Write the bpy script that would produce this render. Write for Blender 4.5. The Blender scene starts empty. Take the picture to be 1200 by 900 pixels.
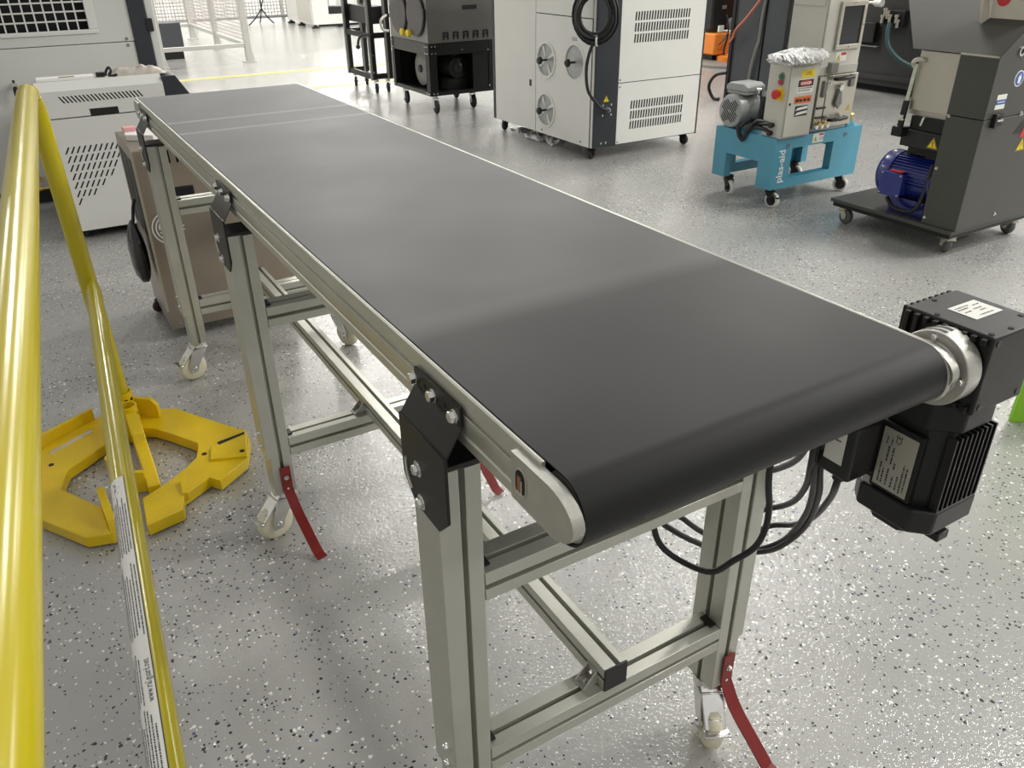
import bpy, bmesh, math, random
from mathutils import Vector, Matrix, noise

SC = bpy.context.scene
COL = SC.collection
R = random.Random(7)

# ------------------------------------------------------------------ camera
cam_d = bpy.data.cameras.new('camera')
cam_d.sensor_width = 36.0
cam_d.lens = 942.65 * 36.0 / 1200.0
cam_d.clip_start = 0.02
cam_d.clip_end = 200
cam = bpy.data.objects.new('camera', cam_d)
COL.objects.link(cam)
PITCH, ROLL, YAW = math.radians(28.8416), math.radians(-0.7681), math.radians(30.3351)
fw = Vector((math.sin(YAW) * math.cos(PITCH), math.cos(YAW) * math.cos(PITCH), -math.sin(PITCH)))
ri = Vector((math.cos(YAW), -math.sin(YAW), 0))
up = ri.cross(fw)
r2 = math.cos(ROLL) * ri + math.sin(ROLL) * up
u2 = -math.sin(ROLL) * ri + math.cos(ROLL) * up
cam.matrix_world = Matrix(((r2.x, u2.x, -fw.x, 0), (r2.y, u2.y, -fw.y, 0), (r2.z, u2.z, -fw.z, 1.344), (0, 0, 0, 1)))
SC.camera = cam

# ------------------------------------------------------------------ world, exposure
SC.view_settings.view_transform = 'Standard'
SC.view_settings.look = 'None'
SC.view_settings.gamma = 1.0
SC.view_settings.use_curve_mapping = False
SC.view_settings.exposure = 1.5
w = bpy.data.worlds.new('hall_air')
SC.world = w
w.use_nodes = True
w.node_tree.nodes['Background'].inputs[0].default_value = (1.0, 0.985, 0.95, 1)
w.node_tree.nodes['Background'].inputs[1].default_value = 0.17

# ------------------------------------------------------------------ unseen lamps, some inferred from floor glints, others added to brighten (area lights under the fixtures built below)
LAMP_Z = 5.5
LAMPS = [(6.0, 5.2, 0.7), (3.9, 8.5, 0.8), (1.3, 12.6, 1.0), (4.6, 14.4, 1.0), (13.5, 12.0, 0.8), (11.5, -0.5, 1.0), (5.6, 0.6, 0.65), (9.0, 14.0, 1.2), (1.0, 17.5, 0.6), (6.0, 19.0, 0.6), (14.5, 5.0, 1.1), (14.5, 13.5, 1.1), (8.6, -1.2, 0.95), (0.8, -5.0, 0.35), (9.0, -5.0, 1.35), (13.0, -2.0, 1.25), (-4.5, 13.5, 0.8), (3.0, 24.5, 1.7), (9.0, 24.5, 1.7), (-3.0, 22.0, 1.3), (14.0, 20.0, 1.6), (18.5, 14.0, 1.8), (18.5, 6.0, 1.8), (20.5, 10.0, 1.4), (20.0, 1.5, 1.2)]  # entries behind the camera and by the back and right walls are added fill
LAMP_W = 82.0
for (lx, ly, lf) in LAMPS:
    ld = bpy.data.lights.new('unseen_lamp_light', 'AREA')
    ld.shape = 'RECTANGLE'
    ld.size, ld.size_y = 1.3, 0.5
    ld.energy = LAMP_W * lf
    ld.color = (1.0, 0.98, 0.925)
    lo = bpy.data.objects.new('unseen_lamp_light', ld)
    lo.location = (lx, ly, LAMP_Z - 0.03)
    COL.objects.link(lo)

# ================================================================== helpers
MATS = {}

def mat(name, col, rough=0.5, metal=0.0, var=0.0, vscale=6.0, bump=0.0, bscale=200.0, coat=0.0, spec=0.5, alpha=1.0, trans=0.0, rvar=0.0):
    m = bpy.data.materials.new(name)
    m.use_nodes = True
    nt = m.node_tree
    b = nt.nodes['Principled BSDF']
    b.inputs['Base Color'].default_value = (*col, 1)
    b.inputs['Roughness'].default_value = rough
    b.inputs['Metallic'].default_value = metal
    b.inputs['Coat Weight'].default_value = coat
    b.inputs['Coat Roughness'].default_value = 0.08
    b.inputs['Specular IOR Level'].default_value = spec
    b.inputs['Alpha'].default_value = alpha
    b.inputs['Transmission Weight'].default_value = trans
    tc = nt.nodes.new('ShaderNodeTexCoord')
    if var > 0 or rvar > 0:
        n = nt.nodes.new('ShaderNodeTexNoise')
        n.inputs['Scale'].default_value = vscale
        n.inputs['Detail'].default_value = 5
        nt.links.new(tc.outputs['Object'], n.inputs['Vector'])
        if var > 0:
            r = nt.nodes.new('ShaderNodeValToRGB')
            r.color_ramp.elements[0].position = 0.3
            r.color_ramp.elements[1].position = 0.7
            r.color_ramp.elements[0].color = (*[c * (1 - var) for c in col], 1)
            r.color_ramp.elements[1].color = (*[min(1, c * (1 + var)) for c in col], 1)
            nt.links.new(n.outputs['Fac'], r.inputs['Fac'])
            nt.links.new(r.outputs['Color'], b.inputs['Base Color'])
        if rvar > 0:
            mr = nt.nodes.new('ShaderNodeMapRange')
            mr.inputs[3].default_value = max(0.02, rough - rvar)
            mr.inputs[4].default_value = rough + rvar
            nt.links.new(n.outputs['Fac'], mr.inputs[0])
            nt.links.new(mr.outputs[0], b.inputs['Roughness'])
    if bump > 0:
        n2 = nt.nodes.new('ShaderNodeTexNoise')
        n2.inputs['Scale'].default_value = bscale
        n2.inputs['Detail'].default_value = 3
        nt.links.new(tc.outputs['Object'], n2.inputs['Vector'])
        bp = nt.nodes.new('ShaderNodeBump')
        bp.inputs['Strength'].default_value = bump
        bp.inputs['Distance'].default_value = 0.002
        nt.links.new(n2.outputs['Fac'], bp.inputs['Height'])
        nt.links.new(bp.outputs['Normal'], b.inputs['Normal'])
    MATS[name] = m
    return m

ALU = mat('anodised_aluminium', (0.55, 0.55, 0.49), 0.38, 0.6, 0.05, 9, 0.06, 300)
ALUC = mat('cast_aluminium', (0.50, 0.49, 0.45), 0.42, 0.7, 0.06, 30, 0.12, 260)
CHROME = mat('zinc_plated_steel', (0.72, 0.72, 0.70), 0.2, 1.0, 0.08, 40)
BLACKM = mat('black_powder_coat', (0.010, 0.010, 0.0095), 0.42, 0.0, 0.1, 20, 0.1, 500, spec=0.35)
BLACKP = mat('black_plastic', (0.009, 0.009, 0.0095), 0.4, 0.0, 0.1, 20)
BLACKC = mat('black_cable_sheath', (0.01, 0.01, 0.011), 0.45)
BLACKV = mat('dark_void', (0.008, 0.008, 0.009), 0.8)
NYLON = mat('cream_nylon', (0.72, 0.68, 0.52), 0.4, 0, 0.05, 20)
RED = mat('red_painted_steel', (0.21, 0.014, 0.012), 0.35, 0, 0.12, 30, 0.05, 200)
YEL = mat('yellow_powder_coat', (0.47, 0.385, 0.007), 0.2, 0, 0.04, 6, 0.02, 60, coat=0.0, spec=0.45)
YELB = mat('yellow_cast_plate', (0.72, 0.50, 0.006), 0.3, 0, 0.06, 12, 0.35, 130, spec=0.45)
WHITEM = mat('white_cabinet_paint', (0.72, 0.715, 0.68), 0.35, 0, 0.02, 4)
GREYM = mat('light_grey_paint', (0.60, 0.60, 0.57), 0.4, 0, 0.02, 3)
CABM = mat('off_white_paint', (0.66, 0.66, 0.63), 0.35, 0, 0.02, 3)
DARKB = mat('dark_blue_grey_paint', (0.022, 0.026, 0.032), 0.35, 0, 0.08, 5)
DGREY = mat('dark_grey_paint', (0.058, 0.058, 0.051), 0.42, 0, 0.06, 5, 0.05, 400)
MGREY = mat('mid_grey_paint', (0.22, 0.215, 0.20), 0.4, 0, 0.05, 5)
OLIVE = mat('grey_hopper_paint', (0.062, 0.060, 0.051), 0.6, 0, 0.05, 5, 0.04, 400, spec=0.2)
SLATE = mat('slate_grey_panel', (0.062, 0.068, 0.075), 0.5, 0, 0.06, 4)
STEEL = mat('brushed_stainless', (0.42, 0.36, 0.30), 0.28, 0.9, 0.06, 3, 0.05, 300)
STEEL2 = mat('stainless_sheet', (0.55, 0.52, 0.45), 0.34, 0.8, 0.05, 4)
BLUE = mat('cyan_blue_paint', (0.085, 0.33, 0.46), 0.35, 0, 0.05, 6, 0.03, 200)
NAVY = mat('cobalt_motor_paint', (0.012, 0.022, 0.20), 0.25, 0, 0.08, 15, 0.15, 200, coat=0.4)
BEIGE = mat('beige_cabinet_paint', (0.56, 0.545, 0.49), 0.4, 0, 0.03, 5)
MOTG = mat('silver_grey_paint', (0.36, 0.37, 0.37), 0.38, 0.2, 0.06, 15)
WSTICK = mat('white_sticker', (0.80, 0.79, 0.75), 0.45)
GSTICK = mat('silver_sticker', (0.45, 0.44, 0.38), 0.4, 0.3)
INK = mat('black_ink', (0.02, 0.02, 0.02), 0.6)
INKW = mat('white_ink', (0.85, 0.87, 0.88), 0.5)
INKG = mat('grey_ink', (0.22, 0.22, 0.22), 0.6)
YSTICK = mat('yellow_sticker', (0.80, 0.60, 0.02), 0.45)
RSTICK = mat('red_sticker', (0.55, 0.03, 0.03), 0.45)
OSTICK = mat('orange_sticker', (0.72, 0.16, 0.03), 0.45)
BSTICK = mat('blue_sticker', (0.04, 0.10, 0.38), 0.45)
GREENB = mat('green_button', (0.02, 0.20, 0.08), 0.3)
REDB = mat('red_button', (0.62, 0.02, 0.02), 0.25, coat=0.4)
ORANGE = mat('orange_paint', (0.75, 0.22, 0.03), 0.4, 0, 0.05, 8)
GREENP = mat('lime_green_plastic', (0.28, 0.62, 0.03), 0.5, 0, 0.03, 6)
RUBBER = mat('black_rubber', (0.02, 0.02, 0.022), 0.6)
RUBG = mat('grey_rubber', (0.11, 0.11, 0.11), 0.6)
WHEELW = mat('white_tyre', (0.75, 0.74, 0.70), 0.4)
BRASS = mat('brass', (0.55, 0.40, 0.14), 0.3, 0.9)
HOSEG = mat('dark_teal_hose', (0.03, 0.07, 0.075), 0.4)
HOSEO = mat('orange_tube', (0.60, 0.16, 0.08), 0.4)
GLASSD = mat('dark_window_pane', (0.02, 0.021, 0.022), 0.08)
DISC = mat('grey_port_disc', (0.40, 0.41, 0.41), 0.3, 0.3, 0.15, 30)
DISCD = mat('dark_door_disc', (0.075, 0.068, 0.066), 0.35, 0.0, 0.1, 10)
FILM = mat('crinkled_plastic_film', (0.86, 0.86, 0.86), 0.12, 0.0, 0.15, 40, 0.9, 60)
BAGB = mat('black_plastic_bag', (0.025, 0.025, 0.026), 0.15, 0.0, 0.3, 30, 0.8, 50)
BAGW = mat('clear_plastic_bag', (0.88, 0.87, 0.84), 0.12, 0.0, 0.25, 45, 0.9, 70)
PAPER = mat('paper', (0.78, 0.77, 0.74), 0.7, 0, 0.03, 10)
PINK = mat('pink_paper', (0.75, 0.36, 0.38), 0.6)
LENS = bpy.data.materials.new('lamp_diffuser')
LENS.use_nodes = True
LENS.node_tree.nodes['Principled BSDF'].inputs['Emission Color'].default_value = (1, 0.965, 0.90, 1)
LENS.node_tree.nodes['Principled BSDF'].inputs['Emission Strength'].default_value = 6

WL = {}     # world location of each object that parents others


class M:
    """mesh collector; everything is given in world coordinates, T is an optional local frame"""
    def __init__(s):
        s.v, s.f, s.T = [], [], None

    def add(s, vs, fs):
        o = len(s.v)
        for p in vs:
            p = Vector(p)
            s.v.append(s.T @ p if s.T is not None else p)
        s.f += [[i + o for i in f] for f in fs]

    def box(s, x0, x1, y0, y1, z0, z1):
        s.add([(x0, y0, z0), (x1, y0, z0), (x1, y1, z0), (x0, y1, z0), (x0, y0, z1), (x1, y0, z1), (x1, y1, z1), (x0, y1, z1)],
              [(0, 3, 2, 1), (4, 5, 6, 7), (0, 1, 5, 4), (1, 2, 6, 5), (2, 3, 7, 6), (3, 0, 4, 7)])
        return s

    def ext(s, base, vec):
        n = len(base)
        vec = Vector(vec)
        a = [Vector(p) for p in base]
        s.add(a + [p + vec for p in a], [list(range(n))[::-1], [n + i for i in range(n)]] + [[i, (i + 1) % n, n + (i + 1) % n, n + i] for i in range(n)])
        return s

    def prism(s, axis, pts, a, b):
        if axis == 'x':
            return s.ext([(a, p, q) for p, q in pts], (b - a, 0, 0))
        if axis == 'y':
            return s.ext([(p, a, q) for p, q in pts], (0, b - a, 0))
        return s.ext([(p, q, a) for p, q in pts], (0, 0, b - a))

    def lathe(s, p, d, prof, n=20):
        """prof = [(t, r)...] along d from p; ends closed"""
        p, d = Vector(p), Vector(d).normalized()
        u = d.orthogonal().normalized()
        v = d.cross(u)
        vs, fs = [], []
        for t, r in prof:
            for k in range(n):
                a = 2 * math.pi * k / n
                vs.append(p + d * t + (u * math.cos(a) + v * math.sin(a)) * r)
        for i in range(len(prof) - 1):
            for k in range(n):
                k2 = (k + 1) % n
                fs.append((i * n + k, i * n + k2, (i + 1) * n + k2, (i + 1) * n + k))
        fs.append(list(range(n))[::-1])
        o = (len(prof) - 1) * n
        fs.append([o + k for k in range(n)])
        s.add(vs, fs)
        return s

    def cyl(s, p0, p1, r, n=16):
        p0, p1 = Vector(p0), Vector(p1)
        L = (p1 - p0).length
        return s.lathe(p0, p1 - p0, [(0, r), (L, r)], n)

    def ring(s, p, d, r0, r1, h, n=28):
        """hollow collar"""
        p, d = Vector(p), Vector(d).normalized()
        u = d.orthogonal().normalized()
        v = d.cross(u)
        vs, fs = [], []
        for t, r in ((0, r0), (0, r1), (h, r1), (h, r0)):
            for k in range(n):
                a = 2 * math.pi * k / n
                vs.append(p + d * t + (u * math.cos(a) + v * math.sin(a)) * r)
        for i in range(4):
            j = (i + 1) % 4
            for k in range(n):
                k2 = (k + 1) % n
                fs.append((i * n + k, i * n + k2, j * n + k2, j * n + k))
        s.add(vs, fs)
        return s

    def tube(s, path, r, n=10, sm=0):
        P = [Vector(p) for p in path]
        if sm:
            P = smooth(P, sm)
        rad = r if isinstance(r, list) else [r] * len(P)
        vs, fs = [], []
        u = None
        for i, p in enumerate(P):
            d = (P[min(i + 1, len(P) - 1)] - P[max(i - 1, 0)]).normalized()
            if u is None:
                u = d.orthogonal().normalized()
            u = (u - d * u.dot(d)).normalized()
            v = d.cross(u)
            for k in range(n):
                a = 2 * math.pi * k / n
                vs.append(p + (u * math.cos(a) + v * math.sin(a)) * rad[i])
        for i in range(len(P) - 1):
            for k in range(n):
                k2 = (k + 1) % n
                fs.append((i * n + k, i * n + k2, (i + 1) * n + k2, (i + 1) * n + k))
        fs.append(list(range(n))[::-1])
        fs.append([(len(P) - 1) * n + k for k in range(n)])
        s.add(vs, fs)
        return s

    def ball(s, c, r, n=14, sq=(1, 1, 1)):
        c = Vector(c)
        m = n // 2
        vs = [c + Vector((0, 0, r * sq[2]))]
        for i in range(1, m):
            t = math.pi * i / m
            for k in range(n):
                a = 2 * math.pi * k / n
                vs.append(c + Vector((r * sq[0] * math.sin(t) * math.cos(a), r * sq[1] * math.sin(t) * math.sin(a), r * sq[2] * math.cos(t))))
        vs.append(c - Vector((0, 0, r * sq[2])))
        fs = [(0, 1 + k, 1 + (k + 1) % n) for k in range(n)]
        for i in range(m - 2):
            for k in range(n):
                k2 = (k + 1) % n
                fs.append((1 + i * n + k, 1 + (i + 1) * n + k, 1 + (i + 1) * n + k2, 1 + i * n + k2))
        L = len(vs) - 1
        fs += [(L, 1 + (m - 2) * n + (k + 1) % n, 1 + (m - 2) * n + k) for k in range(n)]
        s.add(vs, fs)
        return s

    def bolt(s, p, d, r, washer=1.5):
        d = Vector(d).normalized()
        s.lathe(p, d, [(0, r * washer), (r * 0.3, r * washer), (r * 0.32, r * 0.9)], 16)
        s.lathe(Vector(p) + d * r * 0.3, d, [(0, r), (r * 0.75, r), (r * 0.95, r * 0.82)], 6)
        return s

    def build(s, name, m, parent=None, bevel=0.0, seg=2, flat=False, stuff=False, loc=None):
        base = WL.get(parent.name, Vector((0, 0, 0))) if parent else Vector((0, 0, 0))
        if parent is None:
            if loc is None:
                xs = [v.x for v in s.v]; ys = [v.y for v in s.v]; zs = [v.z for v in s.v]
                loc = ((min(xs) + max(xs)) / 2, (min(ys) + max(ys)) / 2, min(zs))
            base = Vector(loc)
        me = bpy.data.meshes.new(name)
        me.from_pydata([v - base for v in s.v], [], s.f)
        bm = bmesh.new()
        bm.from_mesh(me)
        bmesh.ops.recalc_face_normals(bm, faces=bm.faces)
        for f in bm.faces:
            f.smooth = not flat
        bm.to_mesh(me)
        bm.free()
        if not flat:
            me.set_sharp_from_angle(angle=math.radians(38))
        me.materials.append(m)
        o = bpy.data.objects.new(name, me)
        COL.objects.link(o)
        if parent is not None:
            o.parent = parent
            WL[o.name] = base
        else:
            o.location = base
            WL[o.name] = base
        if bevel > 0:
            bv = o.modifiers.new('bevel', 'BEVEL')
            bv.width = bevel
            bv.segments = seg
            bv.limit_method = 'ANGLE'
            bv.angle_limit = math.radians(40)
            bv.harden_normals = False
        if stuff:
            o['kind'] = 'stuff'
        return o


def smooth(P, k):
    P = [Vector(p) for p in P]
    out = []
    n = len(P)
    for i in range(n - 1):
        a, b, c, d = P[max(i - 1, 0)], P[i], P[i + 1], P[min(i + 2, n - 1)]
        for j in range(k):
            t = j / k
            out.append(0.5 * ((2 * b) + (c - a) * t + (2 * a - 5 * b + 4 * c - d) * t * t + (3 * b - a - 3 * c + d) * t ** 3))
    out.append(P[-1])
    return out


def tag(o, label, cat, group=None):
    o['label'] = label
    o['category'] = cat
    if group:
        o['group'] = group
    return o


def thing(name, loc, label, cat, group=None):
    o = bpy.data.objects.new(name, None)
    COL.objects.link(o)
    o.location = loc
    o.empty_display_size = 0.1
    WL[o.name] = Vector(loc)
    return tag(o, label, cat, group)


def struct(o):
    o['kind'] = 'structure'
    return o


def lab(o, text):
    o['label'] = text
    return o


def kids(o):
    return [c for c in bpy.data.objects if c.parent == o]


def dup(o, loc, label=None):
    r = o.copy()
    COL.objects.link(r)
    r.location = loc
    if label:
        r['label'] = label
    WL[r.name] = Vector(loc)
    for ch in kids(o):
        c = ch.copy(); COL.objects.link(c); c.parent = r
        for g in kids(ch):
            d = g.copy(); COL.objects.link(d); d.parent = c
    return r


def dup_part(p, delta):
    """copy of a part (with sub-parts) shifted inside the same thing"""
    c = p.copy(); COL.objects.link(c); c.parent = p.parent
    c.location = Vector(p.location) + Vector(delta)
    for g in kids(p):
        d = g.copy(); COL.objects.link(d); d.parent = c
    return c


def text(s, size, org, u, v, m, name, parent, depth=0.0004, align='LEFT', bold=False, wrap=None, sx=1.0):
    """flat lettering: org = left end of the baseline, u along the line, v up the letters"""
    cu = bpy.data.curves.new('t', 'FONT')
    cu.body = s
    cu.size = size
    cu.align_x = align
    cu.resolution_u = 2
    if bold:
        cu.offset = size * 0.02
    o = bpy.data.objects.new('t', cu)
    COL.objects.link(o)
    dg = bpy.context.evaluated_depsgraph_get()
    me = bpy.data.meshes.new_from_object(o.evaluated_get(dg))
    vs = [(p.co.x * sx, p.co.y) for p in me.vertices]
    fs = [list(p.vertices) for p in me.polygons]
    bpy.data.objects.remove(o)
    bpy.data.curves.remove(cu)
    bpy.data.meshes.remove(me)
    u, v = Vector(u).normalized(), Vector(v).normalized()
    n = u.cross(v)
    mb = M()
    if wrap:
        mb.add([wrap(a, b) for a, b in vs], fs)
    else:
        mb.add([Vector(org) + u * a + v * b + n * depth for a, b in vs], fs)
    return mb.build(name, m, parent, flat=True)


def sticker(name, org, u, v, w_, h_, m, parent, t=0.0006):
    """thin rectangular sticker: org lower-left, u right, v up"""
    u, v = Vector(u).normalized(), Vector(v).normalized()
    n = u.cross(v)
    o = Vector(org)
    return M().ext([o, o + u * w_, o + u * w_ + v * h_, o + v * h_], n * t).build(name, m, parent)


def warn(name, org, u, v, size, parent):
    u, v = Vector(u).normalized(), Vector(v).normalized()
    n = u.cross(v)
    o = Vector(org)
    t = M().ext([o - u * size / 2, o + u * size / 2, o + v * size * 0.88], n * 0.0012).build(name, YSTICK, parent)
    m = M()
    k = n * 0.0013
    c = [o - u * size / 2, o + u * size / 2, o + v * size * 0.88]
    g = (c[0] + c[1] + c[2]) / 3
    for i in range(3):
        a, b = g + (c[i] - g) * 0.94, g + (c[(i + 1) % 3] - g) * 0.94
        a2, b2 = g + (c[i] - g) * 0.80, g + (c[(i + 1) % 3] - g) * 0.80
        m.add([a + k, b + k, b2 + k, a2 + k], [(0, 1, 2, 3)])
    w_ = size * 0.05
    m.add([o + v * size * 0.24 - u * w_ * 0.6 + k, o + v * size * 0.24 + u * w_ * 0.6 + k, o + v * size * 0.56 + u * w_ + k, o + v * size * 0.56 - u * w_ + k], [(0, 1, 2, 3)])
    m.add([o + v * size * 0.12 - u * w_ + k, o + v * size * 0.12 + u * w_ + k, o + v * size * 0.19 + u * w_ + k, o + v * size * 0.19 - u * w_ + k], [(0, 1, 2, 3)])
    m.build('warning_mark', INK, parent, flat=True)
    return t


def strokes(lines, org, u, v, m, name, parent, rnd, depth=0.0010, ch=0.004, wrap=None):
    """rows of tiny unreadable print: lines = [(u0, v0, length)]"""
    u, v = Vector(u).normalized(), Vector(v).normalized()
    n = u.cross(v)
    mb = M()
    for (a, b, L) in lines:
        x = a
        while x < a + L:
            wd = rnd.uniform(0.35, 1.6) * ch
            q = [(x, b), (x + wd, b), (x + wd, b + ch * rnd.uniform(0.7, 1.0)), (x, b + ch * 0.8)]
            if wrap:
                mb.add([wrap(*p) for p in q], [(0, 1, 2, 3)])
            else:
                mb.add([Vector(org) + u * p[0] + v * p[1] + n * depth for p in q], [(0, 1, 2, 3)])
            x += wd + ch * rnd.uniform(0.2, 0.7)
    return mb.build(name, m, parent, flat=True, stuff=True)


def slot_panel(mb, org, u, v, w_, h_, rows, t=0.004):
    """sheet with real slots. rows = [(v0, v1, [u at slot starts], slot width, slant)] in rising v order. back = org - n*t"""
    u, v = Vector(u).normalized(), Vector(v).normalized()
    n = u.cross(v)
    o = Vector(org)

    def P(a, b, k=0.0):
        return o + u * a + v * b - n * k

    def quad(a, b, c, d):
        mb.add([a, b, c, d], [(0, 1, 2, 3)])
    y = 0.0
    for (v0, v1, us, sw, sl) in rows:
        if v0 > y:
            quad(P(0, y), P(w_, y), P(w_, v0), P(0, v0))
        cur0, cur1 = 0.0, 0.0
        for a in us:
            quad(P(cur0, v0), P(a, v0), P(a + sl, v1), P(cur1, v1))
            A, B, C, D = (a, v0), (a + sw, v0), (a + sw + sl, v1), (a + sl, v1)
            for p, q in ((A, B), (B, C), (C, D), (D, A)):
                quad(P(*p), P(*q), P(*q, t), P(*p, t))
            cur0, cur1 = a + sw, a + sw + sl
        quad(P(cur0, v0), P(w_, v0), P(w_, v1), P(cur1, v1))
        y = v1
    if y < h_:
        quad(P(0, y), P(w_, y), P(w_, h_), P(0, h_))
    # edges back
    c = [(0, 0), (w_, 0), (w_, h_), (0, h_)]
    for i in range(4):
        p, q = c[i], c[(i + 1) % 4]
        quad(P(*q), P(*p), P(*p, t), P(*q, t))


def notched(a0, a1, b0, b1, slots, w_=0.008, d=0.015):
    """rectangle outline (a,b) with T-slot grooves; slots = {'a0':[pos..],...} pos along the side"""
    pts = []

    def side(p, q, nrm, poss):
        p, q = Vector(p), Vector(q)
        dr = (q - p).normalized()
        pts.append(tuple(p))
        ts = sorted([((dr.x * c if abs(dr.x) > 0.5 else dr.y * c) - (p.x * dr.x + p.y * dr.y)) for c in poss])
        for t in ts:
            for k, dd in ((-w_ / 2, 0), (-w_ / 2, d), (w_ / 2, d), (w_ / 2, 0)):
                pts.append(tuple(p + dr * (t + k) + Vector(nrm) * dd))
    side((a0, b0), (a1, b0), (0, 1), slots.get('b0', []))
    side((a1, b0), (a1, b1), (-1, 0), slots.get('a1', []))
    side((a1, b1), (a0, b1), (0, -1), slots.get('b1', []))
    side((a0, b1), (a0, b0), (1, 0), slots.get('a0', []))
    return pts


def frame(o, d):
    """local frame at o with x along horizontal direction d, z up"""
    d = Vector((d[0], d[1], 0)).normalized()
    s = Vector((-d.y, d.x, 0))
    return Matrix(((d.x, s.x, 0, o[0]), (d.y, s.y, 0, o[1]), (0, 0, 1, o[2]), (0, 0, 0, 1)))


def caster(parent, x, y, top, d, r, wd=0.03, trail=0.04, fork=CHROME, tyre=RUBBER, hub=None, pedal=None, name='caster'):
    """swivel caster: fork part with wheel, hub and brake pedal as sub-parts; d = trail direction"""
    T = frame((x, y, 0), d)
    f = M(); f.T = T
    hw = wd / 2 + 0.004
    f.lathe((0, 0, top), (0, 0, -1), [(0, 0.03), (0.008, 0.03), (0.010, 0.026), (0.018, 0.028), (0.024, 0.024)], 20)
    zt = top - 0.020
    f.box(-0.022, trail * 0.55 + 0.012, -hw - 0.003, hw + 0.003, zt - 0.006, zt)
    for sg in (-1, 1):
        y0 = sg * hw
        y1 = sg * (hw + 0.003)
        f.prism('y', [(-0.022, zt), (trail * 0.55 + 0.012, zt), (trail + 0.016, r + 0.012), (trail + 0.012, r - 0.012), (trail - 0.010, r - 0.014), (trail - 0.018, r + 0.008)], y0, y1)
    f.lathe((trail, -hw - 0.009, r), (0, 1, 0), [(0, 0.006), (0.004, 0.009), (2 * hw + 0.014, 0.009), (2 * hw + 0.018, 0.006)], 10)
    fo = f.build(name, fork, parent, bevel=0.001)
    wl = M(); wl.T = T
    c = wd * 0.5
    wl.lathe((trail, -c, r), (0, 1, 0), [(0, r * 0.80), (c * 0.25, r * 0.94), (c * 0.6, r), (c * 1.4, r), (c * 1.75, r * 0.94), (2 * c, r * 0.80)], 28)
    wl.build('wheel', tyre, fo)
    if hub:
        h = M(); h.T = T
        h.lathe((trail, -c - 0.002, r), (0, 1, 0), [(0, r * 0.68), (wd + 0.004, r * 0.68)], 24)
        h.build('hub', hub, fo)
    if pedal:
        p = M(); p.T = T
        p.ext([(trail * 0.5, -hw, zt + 0.004), (trail * 0.5, hw, zt + 0.004), (trail + r * 0.75, hw, r * 1.35), (trail + r * 0.75, -hw, r * 1.35)], (0.002, 0, 0.005))
        p.ext([(trail + r * 0.75, -hw - 0.004, r * 1.35), (trail + r * 0.75, hw + 0.004, r * 1.35), (trail + r * 1.15, hw + 0.004, r * 1.42), (trail + r * 1.15, -hw - 0.004, r * 1.42)], (0, 0, 0.006))
        p.box(trail + r * 0.45, trail + r * 0.62, -hw * 0.6, hw * 0.6, r * 1.45, r * 1.8)
        p.build('brake_pedal', pedal, fo, bevel=0.0015)
    return fo


# ================================================================== setting
# floor: grey flake epoxy
FL = bpy.data.materials.new('flake_epoxy_floor')
FL.use_nodes = True
nt = FL.node_tree
bs = nt.nodes['Principled BSDF']
geo = nt.nodes.new('ShaderNodeNewGeometry')


def N(t, **k):
    n = nt.nodes.new(t)
    for a, b in k.items():
        setattr(n, a, b)
    return n


def L(a, b):
    nt.links.new(a, b)


wob = N('ShaderNodeTexNoise'); wob.inputs['Scale'].default_value = 130
L(geo.outputs['Position'], wob.inputs['Vector'])
wm = N('ShaderNodeVectorMath', operation='MULTIPLY_ADD')
L(wob.outputs['Color'], wm.inputs[0]); wm.inputs[1].default_value = (0.008, 0.008, 0.0); L(geo.outputs['Position'], wm.inputs[2])
base = None
cl = N('ShaderNodeTexNoise'); cl.inputs['Scale'].default_value = 1.1; cl.inputs['Detail'].default_value = 5
L(geo.outputs['Position'], cl.inputs['Vector'])
cr = N('ShaderNodeValToRGB')
cr.color_ramp.elements[0].position = 0.3; cr.color_ramp.elements[0].color = (0.33, 0.33, 0.315, 1)
cr.color_ramp.elements[1].position = 0.72; cr.color_ramp.elements[1].color = (0.41, 0.405, 0.385, 1)
L(cl.outputs['Fac'], cr.inputs['Fac'])
col_out = cr.outputs['Color']
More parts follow.
